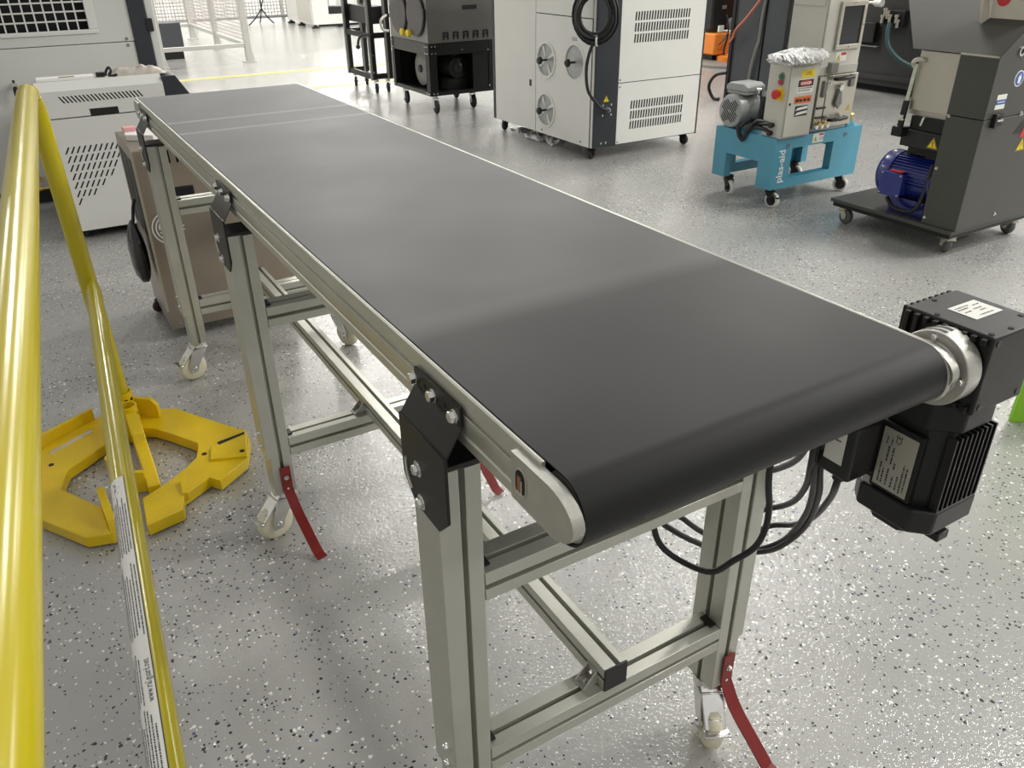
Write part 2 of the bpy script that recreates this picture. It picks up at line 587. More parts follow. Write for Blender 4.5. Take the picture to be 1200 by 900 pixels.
# clustering of the flakes
cn = N('ShaderNodeTexNoise'); cn.inputs['Scale'].default_value = 1.6; cn.inputs['Detail'].default_value = 3
L(geo.outputs['Position'], cn.inputs['Vector'])
for (scale, rad, p_dark, p_white, p_blue) in ((66, 0.34, 0.34, 0.20, 0.03), (115, 0.43, 0.34, 0.24, 0.02)):
    v = N('ShaderNodeTexVoronoi'); v.inputs['Scale'].default_value = scale
    L(wm.outputs[0], v.inputs['Vector'])
    sp = N('ShaderNodeSeparateColor'); L(v.outputs['Color'], sp.inputs[0])
    # radius varies per chip and with the cluster noise
    rm = N('ShaderNodeMath', operation='MULTIPLY_ADD'); L(sp.outputs[1], rm.inputs[0]); rm.inputs[1].default_value = rad * 0.9; rm.inputs[2].default_value = rad * 0.15
    rm2 = N('ShaderNodeMath', operation='MULTIPLY'); L(rm.outputs[0], rm2.inputs[0])
    cm = N('ShaderNodeMapRange'); L(cn.outputs['Fac'], cm.inputs[0]); cm.inputs[1].default_value = 0.3; cm.inputs[2].default_value = 0.6; cm.inputs[3].default_value = 0.55; cm.inputs[4].default_value = 1.0
    L(cm.outputs[0], rm2.inputs[1])
    lt = N('ShaderNodeMath', operation='LESS_THAN'); L(v.outputs['Distance'], lt.inputs[0]); L(rm2.outputs[0], lt.inputs[1])
    for (lo_, hi_, c) in ((0.0, p_dark, (0.014, 0.014, 0.014, 1)), (0.5, 0.5 + p_white, (0.82, 0.81, 0.79, 1)), (0.9, 0.9 + p_blue, (0.08, 0.09, 0.22, 1))):
        if hi_ <= lo_:
            continue
        a = N('ShaderNodeMath', operation='GREATER_THAN'); L(sp.outputs[0], a.inputs[0]); a.inputs[1].default_value = lo_
        b = N('ShaderNodeMath', operation='LESS_THAN'); L(sp.outputs[0], b.inputs[0]); b.inputs[1].default_value = hi_
        ab = N('ShaderNodeMath', operation='MULTIPLY'); L(a.outputs[0], ab.inputs[0]); L(b.outputs[0], ab.inputs[1])
        abc = N('ShaderNodeMath', operation='MULTIPLY'); L(ab.outputs[0], abc.inputs[0]); L(lt.outputs[0], abc.inputs[1])
        mx = N('ShaderNodeMix', data_type='RGBA')
        L(abc.outputs[0], mx.inputs[0]); L(col_out, mx.inputs[6]); mx.inputs[7].default_value = c
        col_out = mx.outputs[2]
L(col_out, bs.inputs['Base Color'])
bs.inputs['Roughness'].default_value = 0.45
bs.inputs['Specular IOR Level'].default_value = 0.25
bs.inputs['Coat Weight'].default_value = 1.0      # clear epoxy top coat with an orange-peel surface
bs.inputs['Coat Roughness'].default_value = 0.09
bs.inputs['Coat IOR'].default_value = 1.55
bn1 = N('ShaderNodeTexNoise'); bn1.inputs['Scale'].default_value = 120; bn1.inputs['Detail'].default_value = 2
L(geo.outputs['Position'], bn1.inputs['Vector'])
bn2 = N('ShaderNodeTexNoise'); bn2.inputs['Scale'].default_value = 7; bn2.inputs['Detail'].default_value = 2
L(geo.outputs['Position'], bn2.inputs['Vector'])
bsum = N('ShaderNodeMath', operation='MULTIPLY_ADD'); L(bn2.outputs['Fac'], bsum.inputs[0]); bsum.inputs[1].default_value = 0.7; L(bn1.outputs['Fac'], bsum.inputs[2])
bp = N('ShaderNodeBump'); bp.inputs['Strength'].default_value = 0.9; bp.inputs['Distance'].default_value = 0.0022
L(bsum.outputs[0], bp.inputs['Height']); L(bp.outputs['Normal'], bs.inputs['Coat Normal'])

X0, X1, Y0, Y1, ZC = -9.0, 22.0, -7.0, 28.0, 6.2
WALLM = mat('white_wall_paint', (0.74, 0.735, 0.71), 0.6, 0, 0.02, 1.5)
fl = struct(M().box(X0, X1, Y0, Y1, -0.1, 0.0).build('floor', FL))
struct(M().box(X0, X1, Y1, Y1 + 0.2, 0, ZC).build('wall_back', WALLM))
struct(M().box(X0 - 0.2, X0, Y0, Y1, 0, ZC).build('wall_left', WALLM))
struct(M().box(X1, X1 + 0.2, Y0, Y1, 0, ZC).build('wall_right', WALLM))
LINE = mat('yellow_floor_paint', (0.62, 0.55, 0.10), 0.3, 0, 0.06, 6)
lab(M().box(1.2, 7.0, 10.16, 10.27, 0.0, 0.0015).build('painted_line', LINE, fl), 'far yellow line across the aisle')
lab(M().box(2.6, 7.0, 8.80, 8.90, 0.0, 0.0015).build('painted_line', LINE, fl), 'nearer pale yellow line')

# fixtures of the unseen lamps, the added fill ones included
for i, (lx, ly, lf) in enumerate(LAMPS):
    t = thing('unseen_lamp', (lx, ly, LAMP_Z), 'unseen white rectangular lamp high over the shop floor, from a set with added fill lamps', 'lamp', 'hall lamps')
    M().box(lx - 0.68, lx + 0.68, ly - 0.28, ly + 0.28, LAMP_Z, LAMP_Z + 0.08).build('housing', WHITEM, t, bevel=0.01)
    for sx in (-0.5, 0.5):
        M().cyl((lx + sx, ly, LAMP_Z + 0.08), (lx + sx, ly, ZC), 0.004, 6).build('hanger', CHROME, t)

# ================================================================== belt conveyor
CX = 0.593           # centre line across
conv = thing('belt_conveyor', (CX, 1.70, 0), 'long black belt conveyor on aluminium legs with casters', 'conveyor')
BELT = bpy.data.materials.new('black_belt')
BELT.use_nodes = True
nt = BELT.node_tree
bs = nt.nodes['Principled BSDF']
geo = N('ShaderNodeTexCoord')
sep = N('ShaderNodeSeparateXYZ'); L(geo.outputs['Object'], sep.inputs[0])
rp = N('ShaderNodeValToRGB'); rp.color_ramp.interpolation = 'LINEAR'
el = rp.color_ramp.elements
# colour along y: darker length at the drive end, two thin pale lines near the tail
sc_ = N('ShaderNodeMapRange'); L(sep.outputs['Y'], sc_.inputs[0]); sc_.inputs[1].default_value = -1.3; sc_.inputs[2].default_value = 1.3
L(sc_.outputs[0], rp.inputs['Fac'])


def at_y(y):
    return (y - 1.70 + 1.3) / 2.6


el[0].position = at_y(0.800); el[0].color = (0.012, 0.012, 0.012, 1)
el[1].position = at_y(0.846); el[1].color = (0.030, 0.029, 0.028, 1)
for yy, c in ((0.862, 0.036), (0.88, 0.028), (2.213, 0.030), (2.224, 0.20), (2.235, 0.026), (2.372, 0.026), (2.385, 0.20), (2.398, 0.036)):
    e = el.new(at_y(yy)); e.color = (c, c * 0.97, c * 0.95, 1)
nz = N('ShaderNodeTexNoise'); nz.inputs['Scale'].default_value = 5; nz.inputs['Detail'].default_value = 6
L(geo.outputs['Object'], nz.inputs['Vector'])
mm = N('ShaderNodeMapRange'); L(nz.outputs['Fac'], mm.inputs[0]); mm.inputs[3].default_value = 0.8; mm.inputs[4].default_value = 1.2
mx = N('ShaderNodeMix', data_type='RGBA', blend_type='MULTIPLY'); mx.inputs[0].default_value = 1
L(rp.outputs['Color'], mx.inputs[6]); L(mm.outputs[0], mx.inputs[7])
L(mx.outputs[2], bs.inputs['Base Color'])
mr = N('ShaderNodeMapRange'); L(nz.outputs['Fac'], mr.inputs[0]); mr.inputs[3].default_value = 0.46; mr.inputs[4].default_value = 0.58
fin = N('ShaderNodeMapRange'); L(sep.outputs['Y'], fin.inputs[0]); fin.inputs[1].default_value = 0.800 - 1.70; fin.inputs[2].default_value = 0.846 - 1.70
fin.inputs[3].default_value = 0.27; fin.inputs[4].default_value = 0.5      # lower specular level on the dark front length
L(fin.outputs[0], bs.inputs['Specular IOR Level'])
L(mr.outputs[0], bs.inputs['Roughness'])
fb = N('ShaderNodeTexNoise'); fb.inputs['Scale'].default_value = 900
L(geo.outputs['Object'], fb.inputs['Vector'])
bp = N('ShaderNodeBump'); bp.inputs['Strength'].default_value = 0.12; bp.inputs['Distance'].default_value = 0.0006
L(fb.outputs['Fac'], bp.inputs['Height']); L(bp.outputs['Normal'], bs.inputs['Normal'])

ZB, RB = 0.924, 0.0375
YD, YT = 0.487, 2.872      # drive and tail roller axes
ZR = ZB + 0.0015 - RB


def belt_path(r):
    P = []
    for k in range(0, 25):
        a = math.pi / 2 + math.pi * k / 24
        P.append((YD + r * math.cos(a), ZR + r * math.sin(a)))
    for k in range(0, 25):
        a = -math.pi / 2 + math.pi * k / 24
        P.append((YT + r * math.cos(a), ZR + r * math.sin(a)))
    for q in range(1, 20):
        yy = YT + (YD - YT) * q / 20
        P.append((yy, ZR + r))
    return P


bo, bi = belt_path(RB), belt_path(RB - 0.002)
mb = M()
n = len(bo)
xl, xr = 0.3365, 0.8485
vs = [(xl, *p) for p in bo] + [(xr, *p) for p in bo] + [(xl, *p) for p in bi] + [(xr, *p) for p in bi]
fs = []
for i in range(n):
    j = (i + 1) % n
    fs += [(i, j, n + j, n + i), (2 * n + j, 2 * n + i, 3 * n + i, 3 * n + j), (i, 2 * n + i, 2 * n + j, j), (n + j, 3 * n + j, 3 * n + i, n + i)]
mb.add(vs, fs)
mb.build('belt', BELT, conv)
M().lathe((0.34, YD, ZR), (1, 0, 0), [(0, RB - 0.0025), (0.505, RB - 0.0025)], 32).build('drive_roller', ALUC, conv)
M().lathe((0.34, YT, ZR), (1, 0, 0), [(0, RB - 0.0025), (0.505, RB - 0.0025)], 32).build('tail_roller', ALUC, conv)
M().box(0.338, 0.848, 0.54, 2.82, ZB - 0.02, ZB - 0.002).build('slider_bed', STEEL2, conv)
M().box(0.350, 0.836, 0.60, 2.78, ZB - 0.028, ZB - 0.02).build('bed_pan', ALU, conv)

# side rails: extruded profile with a groove and a lower flange, outline (offset outwards, z)
RAILP = [(0.0, ZB), (-0.004, ZB + 0.0015), (-0.0065, ZB + 0.0005), (-0.0065, 0.9045), (-0.0015, 0.9045), (-0.0015, 0.8965), (-0.0065, 0.8965), (-0.0065, 0.8735), (-0.0055, 0.872), (-0.0075, 0.8705), (-0.0075, 0.8575), (0.004, 0.8575), (0.004, 0.89), (0.0, 0.89)]
for sg, x0 in ((1, 0.3365), (-1, 2 * CX - 0.3365)):
    m = M()
    m.prism('y', [(x0 + sg * a, z) for a, z in RAILP], 0.515, 2.895)
    m.build('side_rail', ALU, conv, bevel=0.0006, seg=1)
# end plates (front: cast, rounded nose)
for sg, xo in ((1, 0.3205), (-1, 2 * CX - 0.3205)):
    nose = [(0.552, 0.9205), (0.552, 0.8675)]
    nose += [(0.487, 0.8665)]
    zc, ry, rz = 0.8925, 0.0425, 0.0265
    for k in range(13):
        a = -math.pi / 2 + math.pi * k / 12
        nose.append((0.4885 - ry * math.cos(a), zc + (rz + 0.0012 * k / 12) * math.sin(a)))
    m = M()
    m.prism('x', nose, xo, xo + sg * 0.013)
    ep = m.build('end_plate', ALUC, conv, bevel=0.0012)
    if sg == 1:
        def stad(hw, hh, n=9):
            P = [(0.533 + hw * math.cos(math.pi * k / n), 0.8945 + (hh - hw) + hw * math.sin(math.pi * k / n)) for k in range(n + 1)]
            return P + [(0.533 - hw * math.cos(math.pi * k / n), 0.8945 - (hh - hw) - hw * math.sin(math.pi * k / n)) for k in range(n + 1)]
        M().prism('x', stad(0.0098, 0.0160), xo - 0.0012, xo + 0.002).build('slot_rim', ALUC, ep, bevel=0.0005)
        M().prism('x', stad(0.0082, 0.0142), xo - 0.0015, xo + 0.001).build('adjuster_hole', BLACKV, ep)
        M().prism('x', [(0.5305, 0.884), (0.5370, 0.884), (0.5370, 0.902), (0.5305, 0.902)], xo - 0.0022, xo).build('adjuster_screw', mat('copper_screw', (0.40, 0.16, 0.07), 0.3, 0.7), ep)
        M().prism('x', [(0.5285, 0.884), (0.5305, 0.884), (0.5305, 0.899), (0.5285, 0.899)], xo - 0.0022, xo).build('adjuster_nut', CHROME, ep)
        M().box(xo - 0.0024, xo, 0.5265, 0.5395, 0.8815, 0.8845).build('adjuster_washer', CHROME, ep)
    tp = [(2 * YD * 0 + (YT + (YD - y)) , z) for y, z in nose]
    m = M()
    m.prism('x', tp, xo + sg * 0.004, xo + sg * 0.013)
    m.build('tail_plate', ALUC, conv, bevel=0.0012)

LEGY = (0.7325, 1.738, 2.743)


def leg(side, yc):
    """side 1 = left (outer face at x .305), -1 = right, mirrored about CX"""
    def mx_(x):
        return x if side == 1 else 2 * CX - x
    y0, y1 = yc - 0.0355, yc + 0.0355
    # inner extrusion with grooves front and inside
    pr = notched(0.3125, 0.364, y0 + 0.001, y1 - 0.001, {'b0': [0.338], 'b1': [0.338], 'a1': [yc]})
    pr = [(mx_(a), b) for a, b in pr]
    lg = M().prism('z', pr, 0.138, 0.806).build('leg', ALU, conv, bevel=0.0008, seg=1)
    C = [(0.3338, y0), (0.305, y0), (0.305, y1), (0.3338, y1), (0.3338, y1 - 0.0022), (0.3112, y1 - 0.0022), (0.3112, y0 + 0.0022), (0.3338, y0 + 0.0022)]
    C = [(mx_(a), b) for a, b in C]
    M().prism('z', C, 0.247, 0.808).build('sleeve', ALU, lg, bevel=0.0012)
    xa, xb = sorted((mx_(0.304), mx_(0.3645)))
    M().box(xa, xb, y0 - 0.0005, y1 + 0.0005, 0.808, 0.815).build('top_cap', BLACKP, lg, bevel=0.001)
    for zz in (0.312, 0.276):
        M().bolt((mx_(0.305), yc - 0.01, zz), (-side, 0, 0), 0.005).build('bolt', CHROME, lg)
    # bent bracket plate joining leg and side rail
    t = 0.004
    xs = 0.3290 - 0.0005
    prof = [(xs, 0.9075), (xs, 0.886), (0.305, 0.850), (0.305, 0.7345)]
    yA, yB, yC, yD = yc - 0.068, yc + 0.053, yc - 0.0735, yc + 0.053
    m = M()

    def sheet(quads):
        for P, nrm in quads:
            P = [Vector((mx_(p[0]), p[1], p[2])) for p in P]
            m.ext(P, Vector((side * nrm[0], nrm[1], nrm[2])) * -t)
    sheet([
        ([(xs, yA, 0.886), (xs, yB, 0.886), (xs, yB - 0.002, 0.9075), (xs, yA + 0.002, 0.9075)], (1, 0, 0)),
        ([(xs, yA, 0.886), (xs, yB, 0.886), (0.305, yB + 0.0, 0.850), (0.305, yA - 0.002, 0.850)], (0.83, 0, 0.55)),
        ([(0.305, yA - 0.002, 0.852), (0.305, yB, 0.852), (0.305, yB, 0.766), (0.305, yc + 0.022, 0.735), (0.305, yc - 0.044, 0.735), (0.305, yA - 0.002, 0.762)], (1, 0, 0)),
    ])
    br = m.build('bracket', BLACKM, conv, bevel=0.0008, seg=1)
    for dy in (0.048, -0.003, -0.056):
        M().bolt((mx_(xs - t), yc + dy, 0.894), (-side, 0, 0), 0.0072, 1.15).build('bolt', CHROME, br)
    for dy, zz in ((0.003, 0.798), (-0.001, 0.752)):
        M().bolt((mx_(0.305 - t), yc + dy, zz), (-side, 0, 0), 0.0068, 1.55).build('bolt', CHROME, br)
    for dy in (0.022, -0.03):
        M().lathe((mx_(xs - t - 0.0004), yc + dy, 0.8935), (side, 0, 0), [(0, 0.0035), (0.001, 0.0035)], 10).build('hole', BLACKV, br)
    for k in range(6):
        a0 = k / 6 * 0.9
        pass
    arc = [Vector((mx_(0.305 - t - 0.0003), yc + 0.006 + 0.035 * math.cos(a), 0.785 + 0.035 * math.sin(a))) for a in [math.radians(-55 + 10 * q) for q in range(8)]]
    M().tube(arc, 0.0028, 6).build('arc_slot', ALU, br)
    return lg


def red_guard(x, yf, dx):
    P = [(x, yf - 0.0015, 0.215), (x, yf - 0.0015, 0.150), (x + dx * 0.25, yf - 0.022, 0.105), (x + dx * 0.4, yf - 0.040, 0.082), (x + dx * 0.85, yf - 0.095, 0.026), (x + dx, yf - 0.108, 0.010), (x + dx * 1.15, yf - 0.128, 0.006)]
    m = M()
    hw, t = 0.0125, 0.0035
    P = [Vector(p) for p in P]
    vs = []
    for i, p in enumerate(P):
        d = (P[min(i + 1, len(P) - 1)] - P[max(i - 1, 0)]).normalized()
        nrm = Vector((1, 0, 0)).cross(d).normalized()
        if nrm.y > 0:
            nrm = -nrm
        w_ = Vector((1, 0, 0)) - d * d.x
        w_.normalize()
        vs += [p - w_ * hw, p + w_ * hw, p + w_ * hw + nrm * t, p - w_ * hw + nrm * t]
    fs = [(0, 1, 2, 3)]
    for i in range(len(P) - 1):
        for k in range(4):
            fs.append((4 * i + k, 4 * i + (k + 1) % 4, 4 * i + 4 + (k + 1) % 4, 4 * i + 4 + k))
    o = 4 * (len(P) - 1)
    fs.append((o + 3, o + 2, o + 1, o))
    m.add(vs, fs)
    g = m.build('tip_guard', RED, conv)
    lab(g, 'curved red steel tip guard bar')
    M().bolt((x, yf - 0.005, 0.185), (0, -1, 0), 0.0045, 1.3).build('bolt', CHROME, g)
    M().lathe((x, yf - 0.0052, 0.153), (0, -1, 0), [(0, 0.003), (0.0006, 0.003)], 10).build('hole', WSTICK, g)


CAST = {(1, 0): (-0.97, -0.2), (1, 1): (-0.97, -0.25), (1, 2): (-0.97, -0.2), (-1, 0): (-0.45, -0.89), (-1, 1): (-0.2, -0.98), (-1, 2): (0.45, -0.9)}
for i, yc in enumerate(LEGY):
    for side in (1, -1):
        leg(side, yc)
        xc = 0.338 if side == 1 else 2 * CX - 0.338
        caster(conv, xc, yc, 0.138, CAST[(side, i)], 0.0475, 0.032, 0.038, CHROME, NYLON, None, CHROME)
        if i < 2:
            red_guard(xc + 0.004, yc - 0.0355, 0.024)
    # cross beams between the two legs
    for z0, z1, d in ((0.587, 0.634, 0.056), (0.241, 0.292, 0.05)):
        y0 = yc - 0.0355
        pr = notched(y0, y0 + d, z0, z1, {'a0': [(z0 + z1) / 2 - 0.001], 'b1': [y0 + d * 0.47], 'a1': [(z0 + z1) / 2], 'b0': [y0 + d / 2]})
        M().prism('x', pr, 0.3645, 2 * CX - 0.3645).build('cross_beam', ALU, conv, bevel=0.0008, seg=1)
        for xa in (0.366, 2 * CX - 0.366 - 0.012):
            M().box(xa, xa + 0.012, y0 + 0.012, y0 + d - 0.012, z1 - 0.002, z1 + 0.004).build('joint_screw', BLACKP, conv)
# long stretcher over the lower beams
pr = notched(0.569, 0.612, 0.293, 0.338, {'b1': [0.596], 'a0': [0.3155], 'a1': [0.3155]})
st = M().prism('y', pr, 0.697, 2.79).build('stretcher', ALU, conv, bevel=0.0008, seg=1)
for yy in (0.693, 2.79):
    M().box(0.5685, 0.6125, yy, yy + 0.004, 0.2925, 0.3385).build('end_cap', BLACKP, st, bevel=0.001)
for yc in LEGY:
    y0 = yc - 0.02
    m = M()
    m.box(0.541, 0.569, y0, y0 + 0.026, 0.292, 0.295)
    m.box(0.566, 0.569, y0, y0 + 0.026, 0.292, 0.322)
    for q in (0, 0.0235):
        m.ext([(0.543, y0 + q, 0.295), (0.566, y0 + q, 0.295), (0.566, y0 + q, 0.320)], (0, 0.0025, 0))
    cb = m.build('corner_bracket', ALUC, conv)
    M().bolt((0.554, y0 + 0.013, 0.295), (0, 0, 1), 0.004).build('bolt', CHROME, cb)
    M().bolt((0.566, y0 + 0.013, 0.310), (-1, 0, 0), 0.004).build('bolt', CHROME, cb)

# gear motor on the drive shaft
fg = M().lathe((0.8500, YD, 0.884), (1, 0, 0), [(0, 0.0375), (0.003, 0.0385), (0.006, 0.0385), (0.008, 0.034), (0.0215, 0.034), (0.023, 0.0355), (0.0235, 0.0465), (0.0245, 0.0475), (0.050, 0.0475), (0.052, 0.0465)], 48).build('flange', ALUC, conv)
for (yy, zz) in ((0.4905, 0.9245), (0.4465, 0.8835), (0.4855, 0.8435), (0.5275, 0.8850)):
    M().bolt((0.8732, yy, zz), (-1, 0, 0), 0.0040, 1.2).build('bolt', CHROME, fg)
m = M()
for k in range(9):
    a0, a1 = math.radians(58 + k * 4.2), math.radians(58 + (k + 1) * 4.2)
    for dx0, dx1 in ((0.878, 0.884), (0.889, 0.895)):
        m.add([(dx0, YD + 0.0478 * math.cos(a0), 0.884 + 0.0478 * math.sin(a0)), (dx1, YD + 0.0478 * math.cos(a0), 0.884 + 0.0478 * math.sin(a0)), (dx1, YD + 0.0478 * math.cos(a1), 0.884 + 0.0478 * math.sin(a1)), (dx0, YD + 0.0478 * math.cos(a1), 0.884 + 0.0478 * math.sin(a1))], [(0, 1, 2, 3)])
m.build('flange_band', BLACKP, fg)
gx0, gx1, gy0, gy1, gz0, gz1 = 0.905, 1.008, 0.4395, 0.556, 0.828, 0.934
gb = M().box(gx0, gx1, gy0, gy1, gz0, gz1)
gb = gb.build('gearbox', BLACKM, conv, bevel=0.0035, seg=3)
# ribs on the belt-side face and the notched back edge
for k in range(9):
    yy = gy0 + 0.006 + k * 0.0125
    if abs(yy + 0.003 - YD) < 0.046:
        zl = [(gz0 + 0.004, gz0 + 0.012), (gz1 - 0.011, gz1 - 0.003)]
    else:
        zl = [(gz0 + 0.004, gz1 - 0.003)]
    for z0, z1 in zl:
        M().box(gx0 - 0.007, gx0 + 0.001, yy, yy + 0.006, z0, z1).build('rib', BLACKM, gb, bevel=0.001)
for k in range(8):
    xx = gx0 + 0.004 + k * 0.0125
    M().box(xx, xx + 0.007, gy1 - 0.001, gy1 + 0.006, gz0 + 0.004, gz1 - 0.002).build('rib', BLACKM, gb, bevel=0.001)
for (xx, yy) in ((0.913, 0.518), (0.950, 0.5475), (0.995, 0.462), (0.914, 0.449), (0.95, 0.447)):
    M().lathe((xx, yy, gz1 - 0.0005), (0, 0, 1), [(0, 0.0035), (0.0012, 0.0035)], 12).build('plug', BLACKV, gb)
for (xx, zz) in ((0.917, 0.838), (0.996, 0.838), (0.917, 0.924), (0.996, 0.924)):
    M().lathe((xx, gy0 + 0.0005, zz), (0, -1, 0), [(0, 0.0045), (0.0015, 0.004)], 12).build('screw', BLACKP, gb)
sticker('label_plate', (0.938, 0.4825, gz1), (1, 0, 0), (0, 1, 0), 0.054, 0.039, WSTICK, gb)
strokes([(0.004, 0.031, 0.026), (0.004, 0.026, 0.020), (0.036, 0.028, 0.010), (0.006, 0.018, 0.012), (0.030, 0.014, 0.012), (0.016, 0.005, 0.026), (0.026, 0.020, 0.014)], (0.938, 0.4825, gz1), (1, 0, 0), (0, 1, 0), INK, 'label_print', gb, R, 0.0009, 0.0024)

mx0, mx1, my0, my1 = 0.890, 1.020, 0.448, 0.572
mcx, mcy = (mx0 + mx1) / 2, (my0 + my1) / 2


def octo(x0, x1, y0, y1, c):
    return [(x0 + c, y0), (x1 - c, y0), (x1, y0 + c), (x1, y1 - c), (x1 - c, y1), (x0 + c, y1), (x0, y1 - c), (x0, y0 + c)]


mo = M().prism('z', octo(mx0 + 0.010, mx1 - 0.010, my0 + 0.010, my1 - 0.010, 0.022), 0.668, 0.800).build('motor_body', BLACKM, conv, bevel=0.002)
M().prism('z', octo(mx0 + 0.004, mx1 - 0.004, my0 + 0.004, my1 - 0.004, 0.030), 0.790, 0.830).build('motor_flange', BLACKM, conv, bevel=0.003)
cap = M().prism('z', octo(mx0, mx1, my0, my1, 0.022), 0.634, 0.672).prism('z', octo(mx0 + 0.012, mx1 - 0.012, my0 + 0.012, my1 - 0.012, 0.03), 0.618, 0.635).build('fan_cover', BLACKP, conv, bevel=0.004, seg=3)
M().box(mcx - 0.012, mcx + 0.012, my0 + 0.004, my0 + 0.026, 0.606, 0.620).build('foot_lug', BLACKP, cap, bevel=0.002)
for k in range(9):       # cooling fins on the front and right faces
    xx = 0.912 + k * 0.0105
    M().box(xx, xx + 0.003, my0 + 0.0015, my0 + 0.013, 0.672, 0.785).build('cooling_fin', BLACKM, mo)
for k in range(8):
    yy = my0 + 0.022 + k * 0.0105
    M().box(mx1 - 0.013, mx1 - 0.0015, yy, yy + 0.003, 0.672, 0.785).build('cooling_fin', BLACKM, mo)
for k in range(7):
    zz = 0.684 + k * 0.012
    M().box(mx0 + 0.0035, mx0 + 0.012, my1 - 0.034, my1 - 0.028 + 0.010, zz, zz + 0.004).build('cooling_fin', BLACKM, mo)
M().box(mx0 + 0.003, mx0 + 0.012, 0.479, 0.5405, 0.674, 0.778).build('plate_boss', BLACKM, mo, bevel=0.001)
sticker('nameplate', (mx0 + 0.003, 0.536, 0.679), (0, -1, 0), (0, 0, 1), 0.051, 0.091, GSTICK, mo)
lnz = []
for k in range(9):
    lnz.append((0.006 + 0.001 * (k % 2), 0.006 + k * 0.004 if k < 5 else 0.028 + (k - 5) * 0.012, 0.012 + 0.004 * (k % 3)))
# print runs along the plate height on the real one: rows laid vertically
strokes([(0.006, -0.008, 0.030), (0.006, -0.013, 0.022), (0.042, -0.014, 0.020), (0.006, -0.020, 0.026), (0.040, -0.021, 0.024), (0.006, -0.028, 0.016), (0.034, -0.027, 0.008), (0.006, -0.035, 0.022), (0.004, -0.041, 0.044), (0.008, -0.046, 0.038), (0.068, -0.009, 0.010), (0.068, -0.016, 0.012)],
        (mx0 + 0.003, 0.536, 0.679), (0, 0, 1), (0, 1, 0), INK, 'nameplate_print', mo, R, 0.0009 * -1 + 0.0018, 0.0026)
text('CE', 0.012, (mx0 + 0.003, 0.508, 0.752), (0, 0, 1), (0, 1, 0), INK, 'nameplate_lettering', mo, 0.001)
# terminal box towards the belt
tb = M().box(mx0 - 0.048, mx0 + 0.012, my1 - 0.062 + 0.03, my1 + 0.030, 0.690, 0.775).build('terminal_box', BLACKP, conv, bevel=0.004)
sticker('white_label', (mx0 - 0.0482, 0.584, 0.712), (0, -1, 0), (0, 0, 1), 0.030, 0.050, WSTICK, tb)
strokes([(0.004, 0.040, 0.010), (0.004, 0.034, 0.018)], (mx0 - 0.0482, 0.584, 0.712), (0, -1, 0), (0, 0, 1), INK, 'label_print', tb, R, 0.001, 0.003)
M().lathe((mx0 - 0.02, 0.572, 0.692), (0, 0, -1), [(0, 0.012), (0.012, 0.012), (0.014, 0.009), (0.022, 0.009)], 16).build('cable_gland', BLACKP, tb)

# slack cable loops below the drive end (positions found on a plane a little behind the right leg)

CABLES = [
    [(0.72, 0.78, 0.600), (0.72, 0.78, 0.513), (0.733, 0.77, 0.464), (0.755, 0.735, 0.444), (0.771, 0.69, 0.452), (0.801, 0.675, 0.473), (0.826, 0.66, 0.499), (0.838, 0.655, 0.535), (0.838, 0.655, 0.577), (0.828, 0.655, 0.622), (0.824, 0.655, 0.661), (0.835, 0.66, 0.70), (0.85, 0.64, 0.75)],
    [(0.735, 0.80, 0.60), (0.748, 0.80, 0.503), (0.787, 0.80, 0.452), (0.874, 0.80, 0.378), (0.947, 0.80, 0.327), (0.985, 0.78, 0.335), (0.979, 0.72, 0.407), (0.936, 0.66, 0.516), (0.887, 0.62, 0.612), (0.850, 0.60, 0.676), (0.830, 0.59, 0.747)],
    [(0.79, 0.82, 0.60), (0.801, 0.82, 0.481), (0.824, 0.82, 0.451), (0.896, 0.82, 0.382), (0.986, 0.82, 0.341), (1.04, 0.80, 0.357), (1.048, 0.76, 0.383), (0.988, 0.68, 0.48), (0.917, 0.61, 0.591), (0.872, 0.575, 0.655), (0.870, 0.572, 0.685)],
    [(0.86, 0.80, 0.56), (0.90, 0.80, 0.46), (0.952, 0.80, 0.426), (0.977, 0.76, 0.45), (0.953, 0.70, 0.513), (0.895, 0.64, 0.604), (0.842, 0.60, 0.688), (0.825, 0.59, 0.751)],
    [(0.88, 0.82, 0.62), (0.92, 0.82, 0.52), (0.959, 0.80, 0.507), (0.959, 0.76, 0.538), (0.907, 0.68, 0.621), (0.848, 0.62, 0.699), (0.82, 0.59, 0.756)],
    [(0.90, 0.80, 0.36), (0.973, 0.77, 0.344), (0.971, 0.72, 0.395), (0.959, 0.67, 0.482), (0.902, 0.62, 0.598), (0.864, 0.60, 0.671), (0.835, 0.585, 0.754)],
]
for P in CABLES:
    M().tube(P, 0.0052, 10, sm=5).build('cable', BLACKC, conv)

